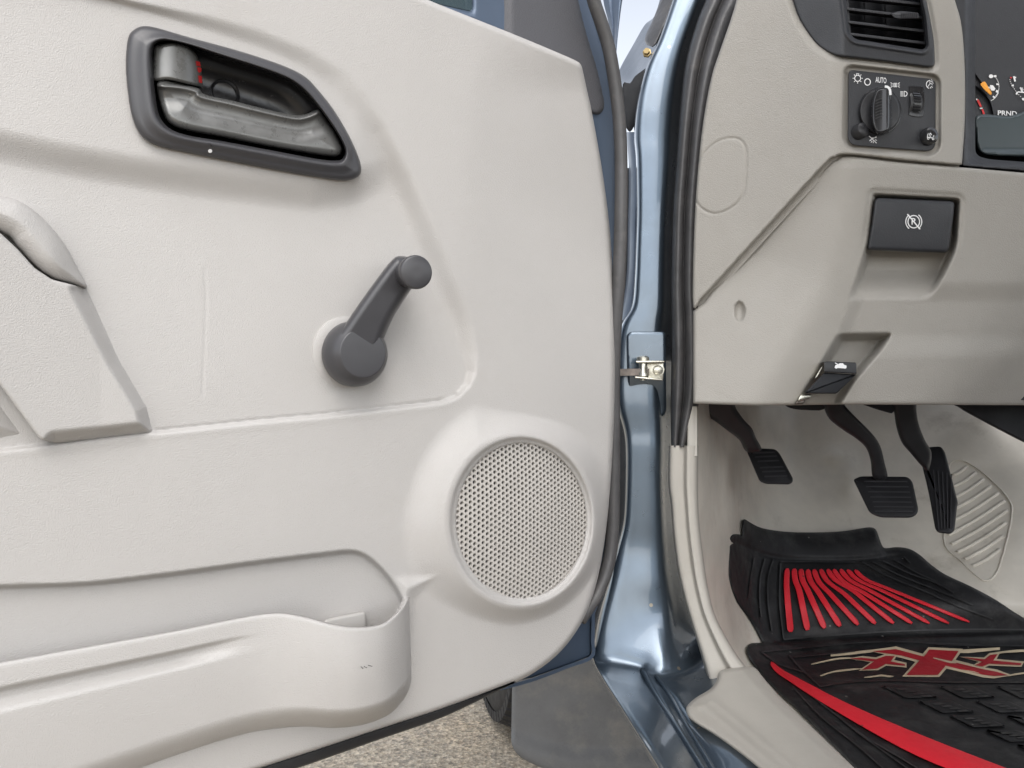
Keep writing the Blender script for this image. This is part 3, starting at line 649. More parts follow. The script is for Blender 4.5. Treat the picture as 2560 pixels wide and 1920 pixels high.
def cap_h(U, V):
    d = sdf(cap_o, U, V); return -.003+.017*np.sqrt(np.clip(1-(1-np.clip(d/56, 0, 1))**2, 0, 1))*sm(300, 120, U)+.00003*np.clip(250-U, 0, 600)
hf('armrest_pad', DOOR, cap_o, cap_h, 3, 'trim', door, skirt=.03, roll=(10, .006))
wing_o = round_poly([(-700, 566), (-150, 766), (0, 968), (98, 1100), (60, 1112), (0, 1124), (-700, 1215)], [0, 10, 10, 10, 10, 20, 0])
hf('armrest_wing', DOOR, wing_o, lambda U, V: -.010+.012*sm(0, 80, sdf(wing_o, U, V)), 5, 'trim', door, skirt=.02, roll=(6, .003))

# dark scuffs on the bottle holder and one small nick on the panel
def pk_pt(u, v):
    i = np.argmin(np.abs(Lp[:, 0]-u)); r = (v-Lp[i, 1])/(Bp[i, 1]-Lp[i, 1]); return Hh[i]*(1+.06*math.sin(math.pi*min(1, r/.8)))
class Pk:
    def pt(s, u, v, h=0):
        u = np.asarray(u, float); v = np.asarray(v, float); return DOOR.pt(u, v, np.array([pk_pt(a, b) for a, b in zip(u, v)])+h)
for q in ([(902, 1666), (908, 1672)], [(914, 1668), (917, 1670)], [(920, 1663), (931, 1666)], [(910, 1665), (913, 1668)]):
    multi('scuff_mark', Pk(), [stroke_poly(q, 1.5)], .0002, .0004, 'rubber', door)
# ---- inside handle
hd = bpy.data.objects.new('door_handle', None); COL.objects.link(hd); hd.parent = door; hd.location = (0, 0, 0)
bz_o = smooth_closed(zh([(50, 420), (55, 260), (75, 140), (120, 85), (200, 52), (330, 70), (600, 150), (900, 230), (1200, 320), (1450, 410), (1600, 490), (1700, 590), (1850, 780), (1980, 1000), (2060, 1180), (2085, 1290), (2060, 1350), (1980, 1385), (1850, 1380), (1500, 1325), (1000, 1230), (600, 1150), (350, 1095), (230, 1040), (150, 950), (95, 800), (65, 600)]), 4)
bz_i = smooth_closed(zh([(285, 400), (285, 270), (310, 205), (400, 180), (600, 220), (900, 320), (1200, 415), (1450, 510), (1600, 620), (1720, 760), (1850, 940), (1930, 1080), (1945, 1150), (1920, 1200), (1860, 1215), (1700, 1200), (1300, 1125), (900, 1050), (600, 1000), (450, 950), (370, 880), (325, 780), (300, 600)]), 4)
HB = -.003
def bez_h(U, V):
    do, di = -sdf(bz_o, U, V), sdf(bz_i, U, V); a, b = np.abs(do), np.abs(di); t = a/np.maximum(a+b, 1e-6)
    return HB+.006*np.sqrt(np.clip(1-(1-np.clip(t/.45, 0, 1))**2, 0, 1))+.0035*sm(.3, .78, t)-.012*sm(.82, 1.0, t)**1.5
hf('bezel', DOOR, bz_o, bez_h, 2.0, 'charcoal', hd, holes=[bz_i], skirt=.012)
bowl_o = offset_poly(bz_i, -6)
def bowl_h(U, V):
    d = sdf(bowl_o, U, V); return HB-.006-.026*np.sqrt(np.clip(1-(1-np.clip(d/95, 0, 1))**2, 0, 1))
hf('bowl', DOOR, bowl_o, bowl_h, 3.5, 'gloss_black', hd, skirt=0)
lev = smooth_closed(zh([(318, 560), (335, 528), (400, 522), (560, 556), (680, 592), (712, 632), (800, 662), (950, 692), (1200, 755), (1480, 818), (1590, 816), (1660, 790), (1705, 772), (1735, 790), (1790, 865), (1850, 960), (1912, 1080), (1920, 1130), (1880, 1175), (1750, 1170), (1300, 1095), (900, 1015), (560, 950), (440, 900), (385, 830), (345, 720), (325, 640)]), 4)
levtop = smooth_open(zh([(330, 540), (560, 560), (690, 600), (720, 640), (950, 692), (1200, 755), (1500, 820), (1600, 815), (1705, 772)]), 4)
def lev_h(U, V):
    d = sdf(lev, U, V); dt = seg_dist(levtop, U, V, False)[0]
    base = HB-.006+.0075*np.sqrt(np.clip(1-(1-np.clip(d/20, 0, 1))**2, 0, 1))+.0025*sm(0, 90, d)
    return base+.0036*np.exp(-((dt-8)/7)**2)-.0026*np.exp(-((dt-40)/22)**2)
hf('pull_lever', DOOR, lev, lev_h, 2.0, 'lever', hd, skirt=.014, roll=(5, .002))
tab = smooth_closed(zh([(290, 300), (296, 232), (370, 208), (480, 200), (590, 232), (660, 300), (695, 400), (712, 520), (715, 590), (690, 575), (600, 558), (420, 518), (292, 524), (286, 420)]), 4)
def tab_h(U, V):
    x = (U-300)/.2893; t = np.clip((x-290)/(720-290), 0, 1); d = sdf(tab, U, V)
    return HB-.016+.021*np.sqrt(np.clip(1-((t-.42)/.60)**2, 0.05, 1))-.002*sm(8, 0, d)
hf('lock_tab', DOOR, tab, tab_h, 2.0, 'lever', hd, skirt=.014, roll=(4, .0015))
class Tab:
    def pt(s, u, v, h=0): return DOOR.pt(u, v, tab_h(np.asarray(u, float), np.asarray(v, float))+h)
multi('lock_mark', Tab(), [zh(q) for q in ([(655, 354), (690, 362), (698, 402), (662, 396)], [(668, 408), (702, 414), (706, 440), (686, 458), (672, 440)], [(676, 478), (708, 484), (712, 548), (682, 538)])], .0004, .0010, 'mark_red', hd)
lathe('screw_recess', DOOR.pt(*zh([(905, 640)])[0], HB-.031), nD, [(-.01, .0120), (.002, .0120), (.0024, .0112), (.001, .0096), (-.006, .0090)], 'gloss_black', hd, n=28)
lathe('screw', DOOR.pt(*zh([(905, 648)])[0], HB-.034), nD, [(-.006, .0050), (-.001, .0050), (.0005, .0038), (.0006, .001)], 'gloss_black', hd, n=20)
class Bez:
    def pt(s, u, v, h=0): return DOOR.pt(u, v, bez_h(np.asarray(u, float), np.asarray(v, float))+h)
multi('white_dot', Bez(), [circ(*zh([(779, 1132)])[0], 5.2, 4.8, 14)], .0002, .0007, 'white', hd)
multi('bezel_notch', Bez(), [zh([(762, 1040), (803, 1046), (803, 1094), (783, 1092), (780, 1068), (760, 1064)])], .0001, .0004, 'black', hd)

# ---- window crank
ckr = bpy.data.objects.new('window_crank', None); COL.objects.link(ckr); ckr.parent = door
lathe('escutcheon', DOOR.pt(868, 882, -.008), nD, [(-.004, .0325), (.0006, .0318), (.0018, .0295), (.002, .02)], 'trim', ckr, n=48)
cb = Vector(DOOR.pt(873, 886, -.006))
lathe('boss', cb, nD, [(0, .0235), (.002, .0262), (.009, .0286), (.017, .0282), (.0230, .0262), (.0268, .0236), (.0280, .0222), (.0292, .0213), (.0299, .0206), (.0300, .0198), (.0300, .006)], 'charcoal', ckr, n=56)
arm_o = smooth_closed([(838, 850), (862, 812), (900, 756), (944, 695), (980, 650), (1000, 640), (1028, 650), (1040, 700), (1020, 735), (985, 790), (958, 850), (945, 880), (900, 905), (850, 890)], 4)
arm_top = [(880, 850), (1005, 660)]
def arm_h(U, V):
    d = sdf(arm_o, U, V); ax = np.array([.55, -.835]); s_ = (U-880)*ax[0]+(V-850)*ax[1]
    return .013+.000055*s_+.010*np.sqrt(np.clip(1-(1-np.clip(d/24, 0, 1))**2, 0, 1))
hf('crank_arm', DOOR, arm_o, arm_h, 2.2, 'charcoal', ckr, skirt=.011, roll=(4, .002))
kb = Vector(DOOR.pt(1012, 686, .026))
kax = (Vector(DOOR.pt(1042, 680, .058))-kb).normalized(); kl = (Vector(DOOR.pt(1042, 680, .058))-kb).length
lathe('knob', kb, kax, [(-.006, .0125), (.004, .0125), (.0052, .0118), (.0053, .0104), (.0068, .0104), (.0069, .0116), (.016, .0120), (kl-.012, .0126), (kl-.008, .0140), (kl-.0022, .0143), (kl-.0006, .0136), (kl, .0124), (kl+.0001, .004)], 'charcoal', ckr, n=44)

# ---- speaker grille: pressed sheet with real holes, slightly domed
sc_ = Vector(DOOR.pt(1302, 1302, .0075)); tD = Vector((1, DOOR.k, 0)).normalized(); upD = Vector((0, 0, 1))
RX, RZ = .0925, .0846
pitch = .00535; hr = .00185; V_, Fs_ = [], []
vid = {}
def gv(x, z, dep):
    key = (round(x*2e5), round(z*2e5), round(dep*2e5))
    if key not in vid:
        rho = min(1.0, (x/RX)**2+(z/RZ)**2); dome = .004*(1-rho)-.0035*max(0, (rho-.90)/.10)**2
        vid[key] = len(V_); V_.append(sc_+tD*x+upD*z+nD*(dome+dep))
    return vid[key]
rot = math.radians(30)
ny = int(2*RZ/(pitch*.866))+4
for j in range(-ny, ny+1):
    for i in range(-40, 41):
        cx0, cz0 = (i+.5*(j & 1))*pitch, j*pitch*math.sqrt(3)/2
        cx, cz = cx0*math.cos(rot)-cz0*math.sin(rot), cx0*math.sin(rot)+cz0*math.cos(rot)
        q = (cx/RX)**2+(cz/RZ)**2
        if q > .995: continue
        blind = q > .93
        hexv, hv, hb_ = [], [], []
        for k in range(12):
            a = rot+math.radians(30*k+30); rad = pitch/math.sqrt(3) if k % 2 == 0 else pitch/2
            hexv.append(gv(cx+rad*math.cos(a), cz+rad*math.sin(a), 0))
            hv.append(gv(cx+hr*math.cos(a), cz+hr*math.sin(a), -.0001)); hb_.append(gv(cx+hr*.93*math.cos(a), cz+hr*.93*math.sin(a), -.0009 if blind else -.0030))
        for k in range(12):
            l = (k+1) % 12
            Fs_.append([hexv[k], hexv[l], hv[l], hv[k]]); Fs_.append([hv[k], hv[l], hb_[l], hb_[k]])
        if blind: Fs_.append(hb_)
sg = link_mesh('speaker_grille', V_, Fs_, 'grille', door, smooth=False)
rim = [sc_+tD*(RX*1.005*math.cos(a))+upD*(RZ*1.005*math.sin(a))-nD*.003 for a in np.linspace(0, 2*math.pi, 97)]
tube('grille_edge', rim, .0026, 'grille', sg, n=8, caps=False)
lathe('speaker_cone', sc_-nD*.014, nD, [(-.012, .0905), (0, .0905), (-.003, .088), (-.010, .04), (-.006, .03), (-.005, .01)], 'black', sg, n=48)

# ------------------------------------------------------------------ dashboard
dash = thing('dashboard', 'beige grained dashboard with air vent, headlamp switch and knee panel', 'dashboard', tuple(P(2150, 1010, .95)))
SWP = round_poly(zs([(308, 190), (1255, 296), (1252, 1082), (300, 1008)]), [14, 16, 26, 24], 5)
SWR = offset_poly(SWP, -9)
def fold1(U, V, k=.62, r=26, u0=2088):
    return -k*.00043*softpos(u0-U, r)
upper = np.array([(1862, -90), (1836, 20), (1800, 126), (1778, 195), (1758, 304), (1746, 412), (1738, 520), (1733, 650), (1733, 770), (1752, 748)], float)
upper = np.concatenate([smooth_open(upper, 3), smooth_open([(1776, 724), (1920, 566), (2060, 414), (2086, 394), (2121, 386), (2251, 400), (2330, 407), (2396, 413)], 4), smooth_open([(2405, 411), (2412, 300), (2412, 174), (2404, 65), (2387, 0), (2362, -90)], 4)])
ventC = smooth_closed(z3([(845, -190), (865, -60), (880, 10), (920, 120), (1000, 240), (1060, 290), (1130, 322), (1250, 336), (1400, 354), (1580, 378), (1670, 388), (1696, 372), (1698, 330), (1692, 230), (1672, 110), (1650, 0), (1620, -190)]), 3)
fuse = smooth_closed(z3([(300, 1050), (345, 920), (385, 865), (450, 815), (530, 795), (590, 818), (612, 890), (610, 1010), (598, 1110), (555, 1175), (480, 1220), (415, 1228), (350, 1195), (310, 1130)]), 4)
def upper_h(U, V):
    h = fold1(U, V)
    h = h-.0075*sm(-7, 4, sdf(SWR, U, V))
    h = h-.0042*sm(-16, 2, sdf(ventC, U, V))
    f = sdf(fuse, U, V); h = h-.0013*np.exp(-(f/2.2)**2)+.0004*sm(0, 3, f)
    return h
hf('dash_trim', DASH, upper, upper_h, 3.0, 'dash', dash, holes=[offset_poly(ventC, 8)], skirt=.02, roll=(5, .0035))
# ---- beige strip added so the joint isn't black, then the knee panel
smf = smooth_open([(1742, 764), (1778, 728), (1922, 570), (2062, 418), (2088, 397), (2121, 389), (2251, 404), (2398, 416)], 6)
stroke('gap_backing_strip', Sh(DASH, lambda U, V: fold1(U, V)-.011), smf, 26, -.003, .0, 'dash', dash)
knee = np.concatenate([np.array([(1733, 1009), (1733, 778), (1744, 768), (1760, 757)]), smooth_open([(1778, 730), (1922, 571), (2063, 420), (2090, 400), (2121, 391), (2251, 406), (2400, 418), (2560, 432), (2850, 455)], 4), np.array([(2850, 1016), (2560, 1013), (2300, 1012), (2104, 1011), (1990, 1013), (1886, 1014)])])
FOLD2 = [(380, 2114), (404, 2112), (500, 2106), (600, 2086), (694, 2062), (760, 2030), (830, 1990), (904, 1946), (1008, 1884), (1040, 1866)]
F2P = np.concatenate([smooth_open([(u, v) for v, u in [(200, 2116)]+FOLD2+[(1200, 1770)]], 4), [(3200, 1200), (3200, 200)]])
EDGE2 = [(380, 2190), (499, 2187), (607, 2170), (694, 2144), (743, 2124), (869, 2078), (982, 2009), (1040, 1975)]
SCP = round_poly([(2184, 486), (2398, 498), (2390, 620), (2352, 700), (2322, 750), (2122, 750), (2144, 694), (2170, 607)], [6, 10, 30, 30, 30, 6, 6, 6])
HPK = round_poly([(2096, 836), (2228, 834), (2205, 872), (2128, 962), (2098, 1016), (2098, 1060), (1960, 1060), (2010, 980), (2077, 868)], [14, 10, 20, 20, 10, 0, 0, 6, 6])
HAN = round_poly(z3([(1352, 1138), (1812, 1160), (1806, 1240), (1778, 1436), (1762, 1456), (1560, 1452), (1308, 1440), (1335, 1280)]), [14, 10, 20, 14, 14, 20, 8, 20])
def knee_h(U, V):
    h = -.70*.00043*softpos(-sdf(F2P, U, V), 40)
    h = h-.050*((V-420)/590.0)**1.3*sm(400, 430, V) if False else h-.036*np.clip((V-420)/590.0, 0, 1.2)
    s1 = sdf(SCP, U, V); ledge = sm(755, 668, V)
    h = h-.034*sm(-6, 16, s1)*(.06+.94*ledge)
    # little groove that frames the release handle
    h = h-.002*np.exp(-(np.minimum(s1+8, 30)/7)**2)*sm(640, 560, V)
    d2 = sdf(HPK, U, V); h = h-.034*sm(-5, 20, d2)
    # ridge softly falling away between the two pockets
    e = U-iv(V, EDGE2); h = h-.006*sm(0, 40, e)*sm(700, 760, V)*sm(900, 830, V)*0.8
    # right-hand side bends under towards the column
    l1 = iv(V, [(500, 2690), (678, 2560), (1008, 2318), (1060, 2280)]); h = h-.36*.00044*softpos(U-l1, 60)
    l2 = iv(V, [(700, 2760), (843, 2560), (1008, 2385), (1060, 2330)]); h = h-.45*.00044*softpos(U-l2, 40)
    # screw dimple
    dm = np.sqrt(((U-1849)/14.0)**2+((V-778)/25.0)**2); h = h-.0075*np.sqrt(np.clip(1-dm*dm, 0, 1))
    return h
hf('knee_panel', DASH, knee, knee_h, 3.0, 'dash', dash, skirt=.045, roll=(9, .004))
# unseen box added behind the trim to block light into the footwell
car = [DASH.pt(u, v, h) for u, v, h in ((1990, 1000, -.135), (3300, 1000, -.06), (3300, -320, -.06), (2000, -320, -.10))]
car2 = [np.array((p[0]-.21*.55, p[1]+.55, p[2])) for p in car]
box3('dash_light_block', car+car2, 'dark', dash)
tp = [DASH.pt(u, v, 0) for u, v in ((1965, -330), (3300, -150))]
# ---- parking brake release handle
rh_ = bpy.data.objects.new('brake_release_handle', None); COL.objects.link(rh_); rh_.parent = dash
def han_f(U, V): return -.036*np.clip((V-420)/590.0, 0, 1.2)-.002+.0*U
hf('handle_face', Sh(DASH, han_f), HAN, lambda U, V: .003*np.sqrt(np.clip(1-((V-563)/75)**2, 0, 1)), 2.5, 'slate', rh_, skirt=.03, roll=(8, .005))
HS = Sh(DASH, lambda U, V: han_f(U, V)+.003*np.sqrt(np.clip(1-((V-563)/75)**2, 0, 1)))
cx, cy = z3([(1577, 1277)])[0]
st = lambda pts, wd: stroke_poly(np.array(pts), wd)
ic = [np.concatenate([circ(cx, cy, 14.5, 15.5, 30), circ(cx, cy, 11.8, 12.8, 30)[::-1]])] if False else []
def ring_strips(cx, cy, rx, ry, wd, a0, a1, n=24):
    return [st(circ(cx, cy, rx, ry, n, a0, a1), wd)]
ic += ring_strips(cx, cy, 14.5, 15.5, 2.6, 0, 3.1416)+ring_strips(cx, cy, 14.5, 15.5, 2.6, 3.1416, 6.2832)
ic += ring_strips(cx, cy, 20, 21, 2.4, 2.2, 4.1)+ring_strips(cx, cy, 20, 21, 2.4, -.95, .95)
ic += [st([(cx-16, cy-19), (cx+16, cy+19)], 3.0)]
multi('brake_icon', HS, ic, .0003, .0007, 'white', rh_)
text_on('brake_letter', HS, 'R', cx, cy, 16, .0008, 'white', rh_, weight=.01)
# ---- bonnet release lever in its pocket
bl = thing('bonnet_release_lever', 'small black bonnet release lever with white car symbol under the knee panel', 'lever', tuple(P(2070, 985, .86)))
BL = Plane(.762+.012, .21)
plate('lever_top', BL, round_poly(z6([(1058, 704), (1075, 698), (1246, 706), (1248, 772), (1060, 762)]), [4, 4, 5, 3, 3]), -.03, -.002, 'black', bl, r=3, rh=.002)
plate('lever_grip', BL, round_poly(z6([(1060, 764), (1247, 774), (1132, 886), (945, 884)]), [3, 4, 6, 5]), -.028, -.006, 'dark', bl, r=4, rh=.004)
slab('lever_bracket', BL, z6([(1048, 728), (1060, 735), (1020, 790), (1005, 800)]), -.03, -.010, 'zinc', bl, bev=.001)
slab('lever_pivot', BL, z6([(925, 890), (990, 888), (985, 912), (905, 930)]), -.03, -.016, 'zinc', bl, bev=.002)
slab('lever_catch', BL, z6([(905, 925), (950, 915), (945, 945), (890, 948)]), -.04, -.022, 'rusty', bl, bev=.002)
kx, ky = z6([(1155, 728)])[0]
multi('car_icon', BL, [np.array([(kx-15, ky+3), (kx-13, ky-3), (kx-6, ky-5), (kx-2, ky-8), (kx+6, ky-8), (kx+9, ky-4), (kx+15, ky-2), (kx+15, ky+4), (kx+12, ky+6), (kx+7, ky+5), (kx-7, ky+4), (kx-11, ky+6)]), st([(kx-7, ky-5), (kx-14, ky-9)], 2.2)], -.0015, -.001, 'white', bl)
# ---- air vent pod
vent = bpy.data.objects.new('air_vent', None); COL.objects.link(vent); vent.parent = dash
vhole = round_poly(z3([(1176, -190), (1186, 0), (1208, 190), (1228, 214), (1250, 228), (1630, 286), (1650, 268), (1634, 100), (1612, 0), (1580, -190)]), [0, 4, 8, 8, 8, 8, 8, 8, 4, 0])
CREASE = [(-190, 1136), (0, 1152), (150, 1166), (250, 1174), (330, 1176)]
def vent_h(U, V):
    cu = np.interp(V/.434, [c[0] for c in CREASE], [1600+.434*c[1] for c in CREASE])
    h = .0020-.62*.00043*softpos(cu-U, 7)
    dl = sdf(vhole, U, V); return h+.0020*np.exp(-((dl+9)/5)**2)-.003*sm(-7, 0, dl)
hf('vent_pod', DASH, ventC, vent_h, 2.2, 'slate', vent, holes=[vhole], skirt=.02, roll=(6, .004))
plate('vent_back', DASH, offset_poly(vhole, -8), -.075, -.07, 'dark', vent)
for (ax, ay), (bx, by) in (((1180, -75), (1608, -30)), ((1186, -32), (1618, 14)), ((1192, 42), (1628, 92)), ((1200, 118), (1638, 170)), ((1212, 188), (1646, 240))):
    q = z3([(ax, ay), (bx, by), (bx, by+17), (ax, ay+17)])
    fr = DASH.pt([p[0] for p in q], [p[1] for p in q], -.006); bk = DASH.pt([p[0] for p in q], [p[1]+7 for p in q], -.034)
    box3('vent_slat', np.concatenate([fr, bk]), 'slate', vent, bev=.0008)
for x in (1280, 1400, 1520):
    q = z3([(x, -150), (x+8, -150), (x+24, 270), (x+16, 270)]); slab('vent_vane', DASH, q, -.065, -.040, 'black', vent)
slab('vent_wall', DASH, z3([(1160, -190), (1186, -190), (1216, 215), (1190, 215)]), -.07, -.008, 'slate', vent)
slab('vent_wall', DASH, z3([(1590, -190), (1606, -190), (1652, 270), (1640, 270)]), -.07, -.008, 'slate', vent)
plate('vent_thumb', DASH, round_poly(z3([(1440, 78), (1500, 62), (1606, 74), (1612, 108), (1500, 112), (1462, 106)]), [5, 8, 5, 5, 8, 6]), -.02, .0005, 'slate', vent, r=3, rh=.003)
for i in range(9):
    x = 1508+i*11; stroke('thumb_rib', DASH, z3([(x, 72), (x+4, 104)]), 1.8, .0, .0014, 'charcoal', vent)
# ---- headlamp switch
sw = bpy.data.objects.new('headlamp_switch', None); COL.objects.link(sw); sw.parent = dash
SS = Sh(DASH, lambda U, V: -.0035+0*U)
plate('switch_plate', SS, SWP, -.02, .0, 'slate', sw, r=3, rh=.0015)
kc = zs([(652, 640)])[0]
plate('dial_ring', SS, circ(*zs([(650, 640)])[0], 54.5, 59.5, 48), -.004, .0012, 'gloss_black', sw, r=2, rh=.0008)
plate('dial', SS, circ(*zs([(650, 640)])[0], 51.5, 56.5, 48), .0, .0055, 'black', sw, r=6, rh=.004)
grip = smooth_closed(zs([(600, 410), (650, 380), (700, 368), (745, 372), (775, 420), (785, 560), (785, 740), (770, 830), (730, 875), (660, 895), (600, 880), (560, 800), (548, 660), (560, 520)]), 4)
def grip_h(U, V):
    x = (U-2050)/.2306; d = sdf(grip, U, V)
    return .004+.011*np.sqrt(np.clip(1-(1-np.clip(d/9, 0, 1))**2, 0, 1))+.0035*sm(640, 760, x)-.006*sm(720, 800, x)
hf('dial_grip', SS, grip, grip_h, 1.2, 'gloss_black', sw, skirt=.006)
GS = Sh(SS, grip_h)
for i in range(7):
    y = 505+i*32; stroke('grip_rib', GS, zs([(600, y+26), (640, y+8), (672, y)]), 2.4, -.001, .0012, 'black', sw)
multi('dial_pointer', Sh(DASH, lambda U, V: .0135+0*U), [np.array(stroke_poly(smooth_open(zs([(702, 374), (735, 380), (758, 410), (764, 466)]), 4), 6))], .0003, .0009, 'white', sw)
# pictograms
z_ = lambda pts: zs(pts)
lx, ly = zs([(408, 285)])[0]
sunp = ring_strips(lx, ly, 7.4, 7.8, 2.0, 0, 3.1416, 14)+ring_strips(lx, ly, 7.4, 7.8, 2.0, 3.1416, 6.2832, 14)
for a in range(0, 360, 45):
    if a == 270: continue
    c_, s_ = math.cos(math.radians(a)), math.sin(math.radians(a)); sunp.append(st([(lx+9.6*c_, ly+9.8*s_), (lx+12.6*c_, ly+13*s_)], 1.8))
sunp += [st([(lx-3, ly-8), (lx-3.2, ly-11.5), (lx+3.2, ly-11.5), (lx+3, ly-8)], 1.6)]
multi('lamp_icon', SS, sunp, .0002, .0006, 'white', sw)
ox, oy = zs([(515, 325)])[0]
multi('off_icon', SS, ring_strips(ox, oy, 7.2, 8.0, 2.2, 0, 3.1416, 14)+ring_strips(ox, oy, 7.2, 8.0, 2.2, 3.1416, 6.2832, 14), .0002, .0006, 'white', sw)
text_on('auto_lettering', SS, 'AUTO', *zs([(662, 308)])[0], 13.5, .0006, 'white', sw, squeeze=.50, slant=.10, weight=.012)
px_, py_ = zs([(815, 358)])[0]
park = []
for sgn in (-1, 1):
    park += [st(circ(px_+sgn*3.4, py_, 4.2, 5.0, 8, (1.7 if sgn > 0 else -1.4), (4.6 if sgn > 0 else 1.4)), 1.6), st([(px_+sgn*3.6, py_-5), (px_+sgn*3.6, py_+5)], 1.4)]
    for dy in (-1, 0, 1): park.append(st([(px_+sgn*6.5, py_+dy*3), (px_+sgn*11.5, py_+dy*6)], 1.6))
multi('parking_lamp_icon', SS, park, .0002, .0006, 'white', sw)
hx, hy = zs([(910, 453)])[0]
multi('headlamp_icon', SS, [st(circ(hx+1, hy, 7, 6.4, 10, -1.5, 1.5), 1.7), st([(hx+.5, hy-6.8), (hx+.5, hy+6.8)], 1.7)]+[st([(hx-9, hy-5.6+i*2.8), (hx-2, hy-5.6+i*2.8)], 1.3) for i in range(5)], .0002, .0006, 'white', sw)
dx, dy = zs([(1185, 352)])[0]
multi('dimmer_icon', SS, [st(circ(dx, dy, 7.5, 9.5, 12, 1.6, 5.0), 1.8), st([(dx-4, dy+6), (dx+3, dy-4)], 1.6)]+[st([(dx+4+4*math.cos(a), dy-5+5*math.sin(a)), (dx+4+7*math.cos(a), dy-5+8*math.sin(a))], 1.5) for a in (-2.2, -1.4, -.6, .2, 1.0)]+[st(circ(dx+4, dy-5, 3, 3.4, 10, 0, 6.0), 1.3), st([(dx+5, dy+4), (dx+8, dy+8)], 1.6), st([(dx+2, dy+6), (dx+4, dy+10)], 1.6)], .0002, .0006, 'white', sw)
nx, ny_ = zs([(575, 945)])[0]
multi('dome_off_icon', SS, [st([(nx-10, ny_-8), (nx+9, ny_+10)], 2.0), st([(nx-4, ny_-3), (nx+9, ny_-4)], 1.6), st([(nx+9, ny_-7), (nx-8, ny_+3)], 1.5)]+[st([(nx+5*math.cos(a), ny_+5*math.sin(a)), (nx+10*math.cos(a), ny_+10*math.sin(a))], 1.6) for a in (.3, .9, 1.5, 2.1, 2.7)], .0002, .0006, 'white', sw)
# dimmer thumbwheel standing in its slot
slot = smooth_closed(zs([(965, 400), (975, 365), (1110, 372), (1128, 400), (1138, 520), (1130, 640), (1105, 705), (975, 690), (962, 640), (966, 520)]), 3)
plate('wheel_slot', SS, slot, -.006, .0008, 'gloss_black', sw, r=2, rh=.0008)
wcx = Vector(SS.pt(*zs([(1056, 535)])[0], .0035))-DASH.n()*.0195; tax = Vector((1, .21, 0)).normalized()
lathe('thumbwheel', wcx, tax, [(-.0075, .012), (-.0075, .0185), (-.006, .0195), (.006, .0195), (.0075, .0185), (.0075, .012)], 'black', sw, n=40)
for i in range(-5, 6):
    a = math.radians(i*9); n_ = DASH.n(); ce = wcx+(n_*math.cos(a)+Vector((0, 0, 1))*math.sin(a))*.0196; up2 = (-n_*math.sin(a)+Vector((0, 0, 1))*math.cos(a)); nn = (n_*math.cos(a)+Vector((0, 0, 1))*math.sin(a))
    cs = [ce+tax*sx*.0045+up2*sz*.0009+nn*k for k in (.0009, -.001) for sx, sz in ((-1, -1), (1, -1), (1, 1), (-1, 1))]
    box3('wheel_tooth', [tuple(c) for c in cs], 'gloss_black', sw)
lathe('dome_lamp_button', SS.pt(*zs([(395, 878)])[0], -.002), Vector((.45, -1, .12)), [(0, .0085), (.006, .0085), (.0095, .0078), (.0112, .0055), (.0116, .002)], 'black', sw, n=30)
bb = Vector(SS.pt(*zs([(1135, 935)])[0], -.003)); bax = Vector((.35, -1, .1)).normalized()
lathe('cargo_lamp_button', bb, bax, [(0, .0098), (.007, .0098), (.0105, .0088), (.0122, .0062), (.0126, .002)], 'gloss_black', sw, n=30)
bf = Plane(DASH.y0+.0035*DASH.q-.0128, .21)
ux, uy = zs([(1200, 915)])[0]
multi('cargo_icon', bf, [st([(ux-9, ly_), (ux+7, ly_+2)], 1.7) for ly_ in (uy+2,)]+[st(circ(ux-6, uy+5, 2.2, 2.4, 10, 0, 6), 1.5), st(circ(ux+6, uy+6, 2.2, 2.4, 10, 0, 6), 1.5), st([(ux-8, uy+2), (ux-7, uy-6), (ux-3, uy-7), (ux-1, uy+1)], 1.6), st([(ux+2, uy-4), (ux-1, uy-9)], 2.0), st([(ux+7, uy+1), (ux+8, uy-3)], 1.5)], .0004, .0008, 'white', sw)
# ---- instrument cluster
cl = bpy.data.objects.new('instrument_cluster', None); COL.objects.link(cl); cl.parent = dash
hole = round_poly([(2438, -200), (2438, 388), (2470, 398), (2900, 430), (2900, -200)], [0, 26, 30, 0, 0])
hf('cluster_hood', DASH, np.array([(2360, -120), (2386, 0), (2404, 65), (2412, 174), (2412, 300), (2407, 414), (2560, 427), (2950, 458), (2950, -120)]), lambda U, V: -.006-.03*sm(2412, 2450, U)*sm(420, 380, V), 4, 'slate', cl, holes=[hole], skirt=.06)
plate('gauge_face', DASH, np.array([(2420, -220), (2420, 420), (2950, 460), (2950, -220)]), -.085, -.080, 'slate', cl)
GF = Sh(DASH, lambda U, V: -.080+0*U)
tl = smooth_closed([(2440, 290), (2441, 340), (2444, 368), (2456, 382), (2480, 388), (2560, 392), (2960, 410), (2960, 230), (2700, 240), (2590, 268), (2545, 284), (2520, 290), (2490, 288)], 3)
hf('lower_lens', DASH, tl, lambda U, V: -.050+.006*sm(372, 388, V)+.0*U, 4, 'teal', cl, skirt=.02, roll=(5, .004))
zg = lambda p: zm(p, 2380, 150, .1627)
stroke('gauge_rim', GF, smooth_open(zg([(370, 385), (480, 490), (560, 580), (610, 680), (645, 830)]), 5), 2.0, .0, .004, 'slate', cl)
stroke('gauge_rim', GF, smooth_open(zg([(360, 200), (440, 310), (470, 350)]), 4), 1.6, .0, .003, 'charcoal', cl)
plate('needle', GF, smooth_closed(zg([(435, 375), (470, 340), (510, 335), (550, 400), (600, 480), (612, 520), (590, 538), (540, 500), (470, 430)]), 3), .004, .009, 'amber', cl, r=1.2, rh=.002)
